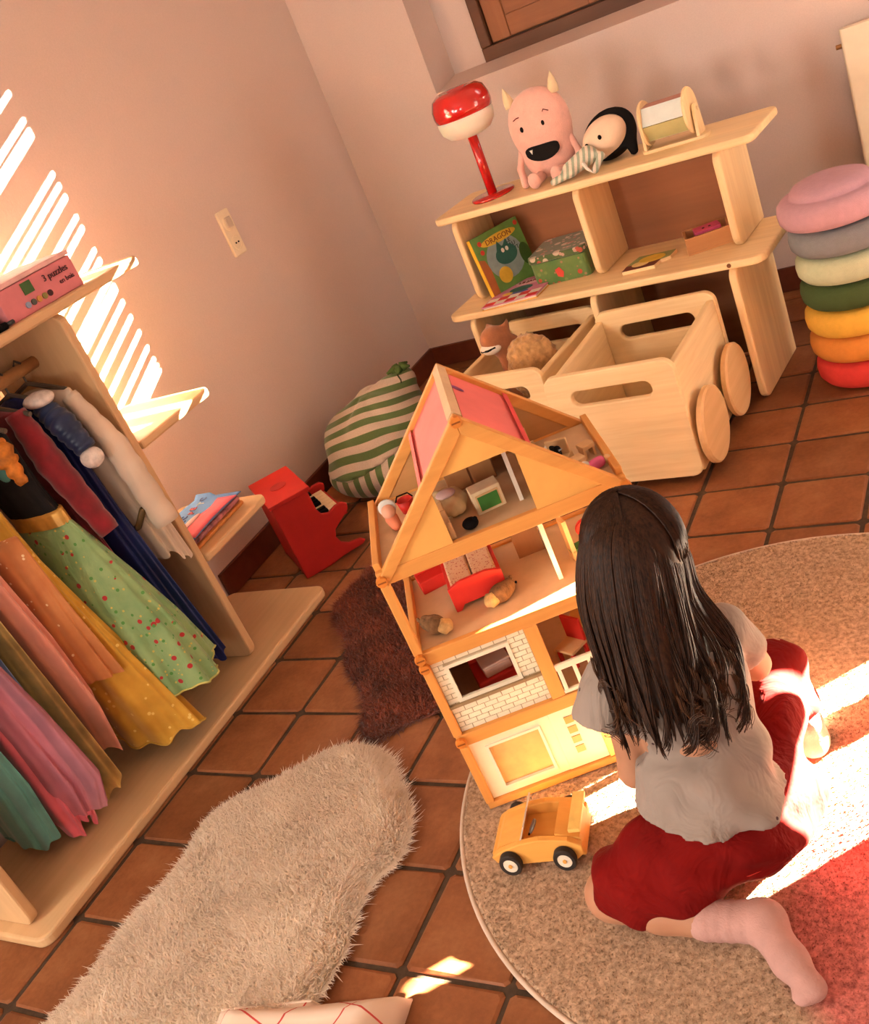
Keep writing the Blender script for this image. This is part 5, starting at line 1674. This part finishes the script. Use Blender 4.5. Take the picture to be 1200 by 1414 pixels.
MB().lathe([(0.05, -0.012), (0.075, -0.012), (0.08, 0.0), (0.075, 0.012), (0.05, 0.012)], 18, (0, 0.02, 0.20), 'y').build('bonnet', M('toy_grey_white', (0.62, 0.60, 0.55), 0.8), ld, smooth=True)
blobmesh([('c', (0, 0, 0.10), (0.02, -0.06, 0.05), 0.06, 0.05)], 0.02, 0.018).build('body', M('toy_orange', (0.66, 0.20, 0.10), 0.8), ld, smooth=True)
rb = hthing('red_toy_bucket', 'small red toy bucket at the left attic edge', 'toy', 0.36, 0.95, z3)
MB().lathe([(0.002, 0), (0.06, 0), (0.08, 0.12), (0.07, 0.12), (0.05, 0.02), (0.002, 0.02)], 18).build('bucket', TPR, rb, smooth=True)
MB().tube([(-0.08, 0, 0.12), (-0.05, 0, 0.17), (0.05, 0, 0.17), (0.08, 0, 0.12)], 0.008, 5).build('handle', BLACK, rb)

# third storey: red bed, dressed animals
bed = hthing('toy_bed', 'red toy bed with speckled quilt on the third floor', 'toy bed', 0.66, 0.82, z2, 0.05)
for y in (-0.36, 0.32):
    MB().prism([(-0.25, 0), (-0.2, 0), (-0.16, 0.05), (0.16, 0.05), (0.2, 0), (0.25, 0), (0.25, 0.24), (0.12, 0.28), (-0.12, 0.28), (-0.25, 0.24)], y, y + 0.04, 'y').build('bed_end', TPR, bed, bevel=0.006)
for x in (-0.25, 0.21):
    MB().box(x, x + 0.04, -0.33, 0.33, 0.06, 0.17).build('bed_rail', TPR, bed, bevel=0.006)
QL = spotted('speckled_quilt', (0.62, 0.38, 0.22), (0.68, 0.44, 0.26), [(0.40, 0.08, 0.05), (0.5, 0.2, 0.1)], 150, 0.25, 0.9)
MB().prism(rrect(-0.215, -0.004, -0.32, 0.32, 0.03), 0.12, 0.24, 'z').build('quilt', QL, bed, bevel=0.02)
MB().prism(rrect(0.004, 0.215, -0.32, 0.32, 0.03), 0.12, 0.24, 'z').build('quilt', QL, bed, bevel=0.02)
HED = M('hedgehog_fur', (0.17, 0.085, 0.035), 0.95, 0.4, 60, 0.6, 200)
for k, (u_, w_, rt) in enumerate(((0.84, 0.36, 0.3), (0.24, 0.26, 2.3))):
    hg = hthing('toy_hedgehog', ['brown toy hedgehog in yellow clothes beside the red bed', 'brown toy hedgehog in straw clothes at left of third floor'][k], 'figurine', u_, w_, z2, rt, 'toy hedgehogs')
    hg.scale = (0.72, 0.72, 0.8)
    blobmesh([('e', (0.02, 0, 0.10), (0.16, 0.12, 0.11)), ('e', (0.16, 0.02, 0.12), (0.07, 0.08, 0.08))], 0.05, 0.02).build('body', HED, hg, smooth=True)
    blobmesh([('e', (-0.12, -0.02, 0.09), (0.10, 0.10, 0.08))], 0.03, 0.018, lambda P, d: d + 0.012 * np.sin(P[:, 0] * 50) * np.sin(P[:, 1] * 45)).build('clothes', M('straw_cloth', (0.58, 0.36, 0.14), 0.9, 0.3, 60), hg, smooth=True)
    MB().ball((0.22, 0.06, 0.17), (0.025, 0.02, 0.03)).build('ear', HED, hg)
    MB().ball((0.24, 0.0, 0.12), 0.016).build('nose', BLACK, hg)
rs = hthing('toy_red_chair', 'red toy armchair at the back left of third floor', 'toy chair', 0.27, 1.08, z2, 0.2)
MB().box(-0.13, 0.13, -0.1, 0.1, 0, 0.13).build('seat', TPR, rs, bevel=0.01)
MB().box(-0.13, 0.13, 0.06, 0.11, 0.13, 0.34).build('backrest', TPR, rs, bevel=0.01)
sw = hthing('toy_swing', 'green and red toy swing at right of third floor', 'toy', 1.66, 0.62, z2, 0.2)
MB().box(-0.12, 0.12, -0.06, 0.06, 0.06, 0.10).build('seat', GREEN, sw, bevel=0.01)
MB().lathe([(0.06, -0.02), (0.085, -0.02), (0.085, 0.02), (0.06, 0.02), (0.06, -0.02)], 20, (0.08, 0, 0.22), 'y').build('hoop', TPR, sw)
MB().box(-0.12, -0.08, -0.06, 0.06, 0.0, 0.40).build('frame', TP, sw)
MB().box(0.04, 0.12, -0.06, 0.06, 0.0, 0.06).build('foot', TP, sw)

# second storey: red table with chairs, red couch behind the window
cc = hthing('toy_couch', 'red toy couch seen through the brick wall window', 'toy sofa', 0.52, 0.52, z1_, 0.15)
MB().box(-0.2, 0.2, -0.2, 0.2, 0.0, 0.24).build('couch_seat', TPR, cc, bevel=0.015)
MB().box(-0.2, 0.2, 0.14, 0.2, 0.24, 0.5).build('backrest', TPR, cc, bevel=0.015)
cu_ = hthing('clear_cushion', 'clear plastic box lying on the red toy couch', 'box', 0.54, 0.48, z1_ + 0.24, 0.2)
MB().box(-0.13, 0.13, -0.13, 0.13, 0, 0.10).build('clear_case', M('frosted_plastic', (0.72, 0.42, 0.32), 0.25, 0.1, 40, spec=0.6), cu_, bevel=0.015)
MB().box(-0.135, 0.135, -0.135, 0.135, 0.10, 0.12).build('case_lid', M('frosted_plastic_lid', (0.76, 0.50, 0.40), 0.25, 0.1), cu_, bevel=0.008)
tt = hthing('toy_table', 'round toy dining table with red legs on the balcony', 'toy table', 1.58, 0.62, z1_)
MB().lathe([(0.002, 0.30), (0.25, 0.30), (0.26, 0.32), (0.25, 0.34), (0.002, 0.34)], 32).build('tabletop', M('toy_orange_wood', (0.72, 0.36, 0.10), 0.5), tt)
for (x, y) in ((-0.14, -0.14), (0.14, -0.14), (-0.14, 0.14), (0.14, 0.14)):
    MB().box(x - 0.03, x + 0.03, y - 0.03, y + 0.03, 0, 0.30).build('leg', TPR, tt)
for k, (u_, w_, rt) in enumerate(((1.24, 0.46, -0.9), (1.66, 0.22, 3.0), (1.95, 0.55, 1.4))):
    ch = hthing('toy_dining_chair', ['red toy dining chair left of the toy table', 'cream-backed toy dining chair in front of the toy table', 'red toy dining chair right of the toy table'][k], 'toy chair', u_, w_, z1_, rt, 'toy dining chairs')
    MB().box(-0.11, 0.11, -0.11, 0.11, 0.15, 0.18).build('seat', TP if k != 1 else M('toy_cream', (0.72, 0.58, 0.36), 0.5), ch, bevel=0.006)
    MB().box(-0.11, 0.11, 0.08, 0.11, 0.18, 0.42).build('backrest', TPR if k != 1 else MATS['toy_cream'], ch, bevel=0.006)
    for (x, y) in ((-0.10, -0.10), (0.07, -0.10), (-0.10, 0.07), (0.07, 0.07)):
        MB().box(x, x + 0.03, y, y + 0.03, 0, 0.15).build('leg', TPR, ch)
for k, (x, y, c_) in enumerate(((-0.10, -0.08, (0.62, 0.58, 0.5)), (0.02, 0.0, (0.75, 0.5, 0.08)), (0.12, 0.08, (0.08, 0.08, 0.05)))):
    cup = thing('toy_cup', ['white toy cup on the toy dining table', 'yellow toy cup on the toy dining table', 'dark toy cup on the toy dining table'][k], 'toy cup', HW(1.58 + x, 0.62 + y, z1_ + 0.34), HA, 'toy cups')
    MB().lathe([(0.002, 0), (0.028, 0), (0.035, 0.06), (0.028, 0.06), (0.022, 0.01), (0.002, 0.01)], 14).build('cup_body', M('toy_cup_%d' % k, c_, 0.4), cup, smooth=True)
    MB().tube([(0.034, 0, 0.05), (0.055, 0, 0.035), (0.03, 0, 0.015)], 0.007, 5).build('cup_handle', M('toy_cup_%d' % k, c_, 0.4), cup)

# ================================================================== wooden toy car
car = thing('toy_car', 'orange wooden toy convertible with black tyres on the rug', 'toy car', (4.86, -3.70, 0.08), math.radians(12))
car.scale = (0.74, 0.78, 0.9)
ORW = wood('orange_wood', (0.80, 0.40, 0.09), (0.70, 0.30, 0.05), 0)
SIDE = [(-0.50, 0.14), (-0.42, 0.06), (0.46, 0.06), (0.55, 0.12), (0.56, 0.22), (0.42, 0.30), (0.10, 0.34), (-0.16, 0.31), (-0.40, 0.24), (-0.52, 0.18)]
w2 = 0.27
MB().prism([(-0.52, -w2), (0.56, -w2), (0.56, w2), (-0.52, w2)], 0.06, 0.20, 'z').build('chassis', ORW, car, bevel=0.02)
for s in (-1, 1):
    MB().prism(SIDE, s * w2 - 0.04, s * w2 + 0.04, 'y').build('side_panel', ORW, car, bevel=0.012)
MB().prism([(-0.50, 0.18), (-0.16, 0.18), (-0.14, 0.31), (-0.42, 0.24)], -w2 + 0.04, w2 - 0.04, 'y').build('bonnet', ORW, car)
MB().prism([(0.26, 0.18), (0.56, 0.18), (0.54, 0.26), (0.28, 0.34)], -w2 + 0.04, w2 - 0.04, 'y').build('boot', ORW, car)
MB().box(0.46, 0.60, -w2, w2, 0.36, 0.40).build('spoiler', M('yellow_wood', (0.78, 0.52, 0.14), 0.5), car, bevel=0.008)
MB().box(0.50, 0.54, -0.16, 0.16, 0.28, 0.36).build('spoiler_mount', MATS['yellow_wood'], car)
MB().prism([(-0.14, 0.31), (-0.12, 0.31), (-0.02, 0.47), (-0.04, 0.47)], -w2 + 0.02, w2 - 0.02, 'y').build('windscreen', M('clear_acrylic', (0.85, 0.75, 0.60), 0.1, 0.02, alpha=0.45), car)
MB().tube([(-0.08, -0.10, 0.24), (0.0, -0.10, 0.33)], 0.012, 6).build('steering_column', BLACK, car)
MB().lathe([(0.002, -0.012), (0.075, -0.012), (0.08, 0.0), (0.075, 0.012), (0.002, 0.012)], 20).xform(Matrix.Translation((0.01, -0.10, 0.345)) @ RA(-0.8, 4, 'Y')).build('steering_wheel', M('steel_grey', (0.25, 0.22, 0.19), 0.35, metal=0.5), car, smooth=True)
for x in (-0.30, 0.34):
    for s in (-1, 1):
        wh = MB().lathe([(0.085, -0.045), (0.118, -0.045), (0.128, -0.03), (0.128, 0.03), (0.118, 0.045), (0.085, 0.045), (0.085, -0.045)], 32, (x, s * (w2 + 0.085), 0.13), 'y').build('tyre', M('black_rubber', (0.03, 0.022, 0.018), 0.7), car, smooth=False)
        hb = MB().lathe([(0.002, -0.04), (0.08, -0.04), (0.086, -0.02), (0.086, 0.02), (0.08, 0.04), (0.002, 0.04)], 24, (x, s * (w2 + 0.085), 0.13), 'y').build('hubcap', M('hub_white', (0.80, 0.70, 0.56), 0.4), wh)
        MB().lathe([(0.002, -0.052), (0.022, -0.052), (0.022, 0.052), (0.002, 0.052)], 12, (x, s * (w2 + 0.085), 0.13), 'y').build('axle_pin', ORW, wh)

# ================================================================== the child kneeling in front of the dollhouse
PO = (6.5, -3.8, RZ0)
pe = thing('person', 'child with long brown hair kneeling in white T-shirt and red shorts', 'person', PO)
G = np.array([-0.68, 0.73, 0.0])          # facing
Lr = np.array([0.73, 0.68, 0.0])          # to the child's right
Upv = np.array([0.0, 0.0, 1.0])


def frame(lean):
    """rotation with columns right, forward, up for a body part leaning forward"""
    up = Upv * math.cos(lean) + G * math.sin(lean)
    fw = G * math.cos(lean) - Upv * math.sin(lean)
    return np.stack([Lr, fw, up], 1)


H = np.array([6.28, -3.10, 2.64])
FR = frame(0.25)


def hp(x, y, z):
    return tuple(H + FR @ np.array([x, y, z]))


floorcut = lambda P, d: np.maximum(d, RZ0 + 0.002 - P[:, 2])
shL, shR = (6.04, -3.60, 1.86), (6.70, -3.00, 1.78)
elL, haL = (5.96, -3.70, 1.0), (5.98, -3.18, 0.96)
elR, haR = (6.74, -2.76, 1.22), (6.12, -2.66, 1.34)
hipL, knL, anL = (6.22, -3.96, 0.50), (5.70, -4.27, 0.27), (6.56, -4.36, 0.185)
hipR, knR, anR = (6.76, -3.52, 0.50), (6.72, -2.22, 0.79), (6.93, -2.50, 0.20)


def finger_chain(base, dirv, side, parts, lens, curl, r):
    p = np.array(base, float)
    d = np.array(dirv, float)
    d /= np.linalg.norm(d)
    for i in range(3):
        q = p + d * lens * (0.45, 0.32, 0.26)[i]
        parts.append(('c', tuple(p), tuple(q), r * (1 - 0.1 * i), r * (0.92 - 0.1 * i)))
        p = q
        d = d + np.array([0, 0, -1.0]) * curl
        d /= np.linalg.norm(d)


body = [('e', hp(0, 0, 0.0), (0.32, 0.35, 0.40), FR.tolist()), ('e', hp(0, 0.16, -0.16), (0.23, 0.20, 0.20), FR.tolist()),
        ('c', hp(0, 0.36, -0.07), hp(0, 0.33, -0.01), 0.045, 0.03), ('e', hp(-0.33, 0, -0.06), (0.045, 0.07, 0.10), FR.tolist()), ('e', hp(0.33, 0, -0.06), (0.045, 0.07, 0.10), FR.tolist()),
        ('c', hp(0, -0.06, -0.30), (6.40, -3.34, 2.0), 0.17, 0.18), ('c', (6.40, -3.36, 2.0), (6.46, -3.55, 1.4), 0.30, 0.36), ('c', (6.46, -3.55, 1.4), (6.49, -3.78, 0.60), 0.36, 0.38),
        ('c', shL, shR, 0.16, 0.16), ('c', shL, elL, 0.145, 0.125), ('c', elL, haL, 0.12, 0.085), ('c', shR, elR, 0.145, 0.12), ('c', elR, haR, 0.12, 0.085),
        ('c', hipL, knL, 0.28, 0.20), ('c', knL, (6.1, -4.32, 0.25), 0.19, 0.185), ('c', (6.1, -4.32, 0.25), anL, 0.185, 0.12),
        ('c', hipR, knR, 0.27, 0.18), ('c', knR, (6.84, -2.36, 0.48), 0.17, 0.16), ('c', (6.84, -2.36, 0.48), anR, 0.16, 0.11)]
bm = blobmesh(body, 0.06, 0.034, floorcut)
bm.build('body', SKIN, pe, PO, smooth=True)
for hd, fw in ((haL, (-0.25, 0.7, -0.1)), (haR, (-0.75, 0.35, 0.05))):
    fw = np.array(fw) / np.linalg.norm(fw)
    sd = np.cross(fw, Upv)
    sd /= np.linalg.norm(sd)
    hand = [('c', hd, tuple(np.array(hd) + fw * 0.13), 0.075, 0.08)]
    tip = np.array(hd) + fw * 0.19
    for k, ln in enumerate((0.19, 0.23, 0.21, 0.16)):
        finger_chain(tip + sd * (k - 1.5) * 0.052, fw + sd * (k - 1.5) * 0.12, sd, hand, ln, 0.28, 0.028)
    finger_chain(np.array(hd) + fw * 0.06 - sd * 0.07, fw * 0.6 - sd * 0.9, sd, hand, 0.17, 0.15, 0.032)
    blobmesh(hand, 0.014, 0.014).build('hand', SKIN, pe, PO, smooth=True)
for sgn in (-1, 1):
    e = MB().ball(hp(sgn * 0.12, 0.325, 0.02), 0.045).build('eye', WHITEP, pe, PO, smooth=True)
    MB().ball(hp(sgn * 0.12, 0.358, 0.02), 0.022).build('iris', M('iris_brown', (0.06, 0.03, 0.015), 0.3), e, PO, smooth=True)
MB().tube([hp(-0.08, 0.325, -0.19), hp(0, 0.352, -0.205), hp(0.08, 0.325, -0.19)], [0.008, 0.02, 0.008], 8).build('mouth', M('lips', (0.50, 0.16, 0.13), 0.5), pe, PO, smooth=True)

# T-shirt: torso shell and two short sleeves, creased
TSH = spotted('tshirt_cotton', (0.27, 0.215, 0.18), (0.30, 0.24, 0.205), [(0.06, 0.03, 0.03)], 17, 0.055, 0.9, 0.1, crease=0.5)
F2 = frame(0.22)


def creases(P, d):
    q = P - np.array([6.47, -3.6, 1.2])
    lat, z = q @ Lr, q[:, 2]
    c = 0.034 * np.sin(9 * z + 6 * lat + 2.0 * np.sin(4 * lat)) * np.clip((0.25 - z) * 1.6, 0, 1) + 0.03 * np.abs(np.sin(7 * lat - 5 * z + 0.6)) ** 3 * np.clip(0.5 - z, 0, 1) + 0.012 * np.sin(8 * lat + 11 * z + 1)
    hem = 0.86 - 0.17 * lat + 0.02 * np.sin(6 * lat) - P[:, 2]
    neck = (P - np.array([6.40, -3.34, 2.1])) @ np.array([-0.2, 0.22, 0.95])
    return np.maximum(np.maximum(d + c, hem), neck)


tee = [('e', (6.45, -3.50, 1.55), (0.50, 0.40, 0.52), F2.tolist()), ('e', (6.49, -3.70, 1.0), (0.54, 0.46, 0.46), F2.tolist()), ('e', (6.52, -3.77, 0.74), (0.59, 0.53, 0.42), F2.tolist()),
       ('c', (6.10, -3.57, 1.88), (6.66, -3.05, 1.80), 0.19, 0.19), ('c', shL, (5.93, -3.76, 1.62), 0.21, 0.255), ('c', shR, (6.74, -2.92, 1.50), 0.18, 0.19)]


def teecut(P, d):
    d = creases(P, d)
    for a, b in (((6.04, -3.60, 1.86), (5.93, -3.76, 1.56)), ((6.70, -3.0, 1.78), (6.80, -2.88, 1.46))):
        a, b = np.array(a), np.array(b)
        n_ = (b - a) / np.linalg.norm(b - a)
        near = np.linalg.norm(P - b, axis=1) < 0.36
        d = np.where(near, np.maximum(d, (P - b) @ n_), d)
    return d


blobmesh(tee, 0.08, 0.024, teecut).build('tshirt', TSH, pe, PO, smooth=True)

# red shorts
SHORT = spotted('red_cotton', (0.14, 0.0025, 0.0018), (0.19, 0.004, 0.0025), [], 1, 0.1, 0.9, 0.0, crease=0.6)


def shortfold(P, d):
    q = P - np.array([6.4, -3.9, 0.5])
    return np.maximum(d + 0.018 * np.sin(12 * (q @ Lr) + 7 * q[:, 2] + 2 * np.sin(6 * q[:, 2])) + 0.012 * np.sin(19 * q[:, 0] - 11 * q[:, 1]), RZ0 + 0.004 - P[:, 2])


tr = [('e', (6.52, -3.78, 0.54), (0.53, 0.45, 0.38), F2.tolist()), ('c', (6.30, -3.98, 0.54), (5.86, -4.22, 0.40), 0.37, 0.29), ('c', (6.25, -4.12, 0.40), (6.02, -4.26, 0.34), 0.33, 0.27),
      ('c', (6.78, -3.45, 0.50), (6.73, -2.28, 0.79), 0.30, 0.22), ('c', (6.74, -2.32, 0.77), (6.82, -2.42, 0.52), 0.22, 0.23), ('c', (6.75, -3.75, 0.40), (6.96, -3.25, 0.32), 0.27, 0.23)]
blobmesh(tr, 0.10, 0.034, shortfold).build('shorts', SHORT, pe, PO, smooth=True)
MB().tube([(6.62, -4.22, 0.52), (6.75, -4.12, 0.44), (6.90, -3.95, 0.38), (6.98, -3.75, 0.34)], 0.012, 5).build('shorts_seam', M('red_seam', (0.68, 0.05, 0.03), 0.8), pe, PO)

# socks
SOCK = M('pink_sock', (0.48, 0.27, 0.235), 0.95, 0.08, 30, 0.5, 260)


def ribs(P, d):
    x = (P[:, 0] - 6.45)
    return np.maximum(d + np.where(x < 0.32, 0.005 * np.sin(75 * x + 1.5 * np.sin(9 * P[:, 1])), 0), RZ0 + 0.003 - P[:, 2])


blobmesh([('c', (6.42, -4.36, 0.205), (6.70, -4.33, 0.20), 0.145, 0.145), ('e', (6.83, -4.30, 0.20), (0.16, 0.15, 0.15)), ('c', (6.83, -4.33, 0.19), (7.04, -4.58, 0.17), 0.145, 0.12), ('c', (7.04, -4.58, 0.17), (7.19, -4.74, 0.15), 0.125, 0.085), ('e', (7.20, -4.72, 0.14), (0.08, 0.07, 0.06)), ('e', (7.13, -4.80, 0.13), (0.06, 0.06, 0.05))], 0.06, 0.024, ribs).build('sock', SOCK, pe, PO, smooth=True)
blobmesh([('c', (6.92, -2.50, 0.36), (6.93, -2.50, 0.20), 0.14, 0.135), ('c', (6.93, -2.52, 0.16), (6.82, -2.16, 0.13), 0.13, 0.10), ('e', (6.80, -2.10, 0.12), (0.10, 0.08, 0.06))], 0.05, 0.026, floorcut).build('sock', SOCK, pe, PO, smooth=True)

# hair: scalp cap, a sheet down the back and loose wavy strands
def haircol():
    mt, nt, bs = _nodes('brown_hair')
    vec = coords(nt, (1, 1, 0.15))
    f = noise(nt, vec, 220, 2, 0.6)
    nt.links.new(ramp(nt, f, [(0.3, (0.010, 0.0034, 0.0013)), (0.7, (0.046, 0.016, 0.006))]), bs.inputs['Base Color'])
    setin(bs, 'Roughness', 0.48)
    setin(bs, 'Specular IOR Level', 0.2)
    return mt


HAIR = haircol()
GUI = [[(6.28, -3.02, 3.00), (6.00, -3.18, 2.86), (5.90, -3.42, 2.48), (5.99, -3.68, 2.10), (6.10, -3.95, 1.70)],
       [(6.33, -3.06, 3.03), (6.20, -3.40, 2.92), (6.16, -3.62, 2.52), (6.24, -3.84, 2.08), (6.30, -4.00, 1.76)],
       [(6.36, -3.08, 3.04), (6.40, -3.42, 2.88), (6.41, -3.66, 2.44), (6.46, -3.88, 2.02), (6.48, -4.02, 1.64)],
       [(6.36, -3.05, 3.02), (6.56, -3.27, 2.74), (6.60, -3.48, 2.28), (6.66, -3.68, 1.90), (6.66, -3.86, 1.58)],
       [(6.33, -2.98, 2.97), (6.60, -3.00, 2.56), (6.66, -3.12, 2.24), (6.82, -3.24, 1.88), (6.84, -3.52, 1.50)]]
GA = np.array(GUI)


def guide(s, t):
    """catmull-rom over guides (s: left to right 0..1, t: root to tip 0..1)"""
    def cr(P, x):
        n_ = len(P) - 1
        x = min(max(x, 0), 0.99999) * n_
        i = int(x)
        u_ = x - i
        p0, p1, p2, p3 = P[max(i - 1, 0)], P[i], P[i + 1], P[min(i + 2, n_)]
        return 0.5 * ((2 * p1) + (-p0 + p2) * u_ + (2 * p0 - 5 * p1 + 4 * p2 - p3) * u_ ** 2 + (-p0 + 3 * p1 - 3 * p2 + p3) * u_ ** 3)
    return cr(np.array([cr(GA[k], t) for k in range(5)]), s)


def capcut(P, d):
    q = (P - H) @ FR
    return np.maximum(d, np.minimum(q[:, 1] - 0.16 - 0.25 * np.clip(q[:, 2], 0, 1), 0.34 - q[:, 2]) * 1.0)


blobmesh([('e', hp(0, -0.01, 0.02), (0.355, 0.375, 0.40), FR.tolist()), ('c', hp(0, -0.16, -0.15), hp(0, -0.18, -0.6), 0.2, 0.16)], 0.08, 0.03, capcut).build('hair', HAIR, pe, PO, smooth=True)
v, f = [], []
ns, nt_ = 40, 26
for i in range(nt_ + 1):
    for j in range(ns + 1):
        s_, t_ = j / ns, i / nt_ * (0.90 + 0.07 * math.sin(j * 1.9) * math.sin(j * 0.7))
        p = guide(s_, t_)
        p = p + 0.012 * math.sin(j * 2.1 + 3 * t_) * np.array([-G[0], -G[1], 0.0]) - 0.02 * (p - H) / np.linalg.norm(p - H)
        v.append(tuple(p))
for i in range(nt_):
    for j in range(ns):
        a = i * (ns + 1) + j
        f.append((a, a + 1, a + ns + 2, a + ns + 1))
MB().raw(v, f).build('hair_back', HAIR, pe, PO, smooth=True, solid=0.05)
r = random.Random(4)
sm = MB()
tip = MB()
NL = 30
LOCK = [(r.uniform(0, 6.28), r.uniform(0.02, 0.055), r.uniform(7, 12), r.uniform(0.84, 1.08), r.uniform(0.0, 0.05), r.gauss(0, 0.03)) for _ in range(NL)]
for k in range(1000):
    s_ = min(max(r.uniform(-0.02, 1.02), 0), 1)
    lk = min(int(s_ * NL), NL - 1)
    ph, amp, frq, L_, lift, drift = LOCK[lk]
    sc = (lk + 0.5) / NL
    amp *= r.uniform(0.8, 1.2) * (1.35 if s_ > 0.6 else 0.85)
    ph += r.gauss(0, 0.35)
    L_ += r.gauss(0, 0.04)
    if s_ < 0.15:
        L_ += 0.05
    lift += r.uniform(0.0, 0.025)
    t0 = r.uniform(0, 0.03)
    P, R_ = [], []
    m_ = 30
    for i in range(m_):
        t_ = t0 + (L_ - t0) * i / (m_ - 1)
        g_ = max(0, t_ - 0.45)
        ss = s_ + (sc - s_) * min(1, g_ * 1.3) + drift * g_
        p = guide(min(max(ss, 0), 1), min(t_, 1.0))
        if t_ > 1:
            p = p + np.array([0, 0, -1.0]) * (t_ - 1) * 0.9
        c = max(0, (t_ - 0.32)) * 1.6
        out = (p - (H + np.array([0, 0, -0.3])))
        out[2] *= 0.3
        out /= np.linalg.norm(out)
        w = np.cross(out, Upv)
        p = p + w * amp * c * math.sin(frq * t_ + ph) + out * (lift * (0.25 + c) + amp * 0.8 * c * math.cos(frq * t_ + ph + 1.0))
        P.append(tuple(p))
        R_.append(0.0085 * (1 - 0.75 * (i / (m_ - 1)) ** 2))
    sm.tube(P, R_, 4, False)
c0 = np.array([0.05, -0.22, 1.0])
c0 /= np.linalg.norm(c0)
for k in range(700):
    a = r.uniform(-1.1, math.pi + 1.1)
    d1 = np.array([math.cos(a), math.sin(a), r.uniform(-0.6, -0.1) if math.sin(a) < 0.5 else 0.35])
    d1 /= np.linalg.norm(d1)
    om = math.acos(max(-1, min(1, float(c0 @ d1))))
    P, R_ = [], []
    for i in range(16):
        t_ = 0.02 + 0.98 * i / 15
        d = (math.sin((1 - t_) * om) * c0 + math.sin(t_ * om) * d1) / math.sin(om)
        rad = 0.012 + r.gauss(0, 0.0015)
        P.append(hp(d[0] * (0.355 + rad), d[1] * (0.375 + rad) - 0.01, d[2] * (0.40 + rad) + 0.02))
        R_.append(0.0075)
    sm.tube(P, R_, 4, False)
for k in range(20):
    s_ = r.uniform(0.58, 1.0) if k < 15 else r.uniform(0.0, 0.25)
    base = guide(s_, r.uniform(0.74, 0.97))
    out = base - (H + np.array([0, 0, -0.3]))
    out[2] = 0
    out /= np.linalg.norm(out)
    w = np.cross(out, Upv)
    rad = r.uniform(0.03, 0.06)
    turns = r.uniform(0.8, 1.5)
    sg = r.choice((-1, 1))
    for b_ in range(9):
        P, R_ = [], []
        dr_, du = r.gauss(0, 0.010), r.gauss(0, 0.022)
        for i in range(24):
            u_ = i / 23
            a = 2 * math.pi * turns * max(0, u_ - 0.25) / 0.75
            q = base + out * (0.05 + 0.05 * u_ + dr_) + w * (sg * (rad + dr_) * (1 - math.cos(a)) + du * 0.5) + Upv * (0.16 - (rad + dr_) * math.sin(a) - 0.34 * u_ + du)
            P.append(tuple(q))
            R_.append(0.0045 * (1 - 0.6 * u_))
        tip.tube(P, R_, 4, False)
st = sm.build('hair_strands', HAIR, pe, PO, smooth=True)
st['kind'] = 'stuff'
ct = tip.build('hair_curls', M('backlit_hair', (0.065, 0.025, 0.009), 0.4, 0.3, 60, spec=0.5), pe, PO, smooth=True)  # curl colour lightened to stand in for backlight through the hair
ct['kind'] = 'stuff'
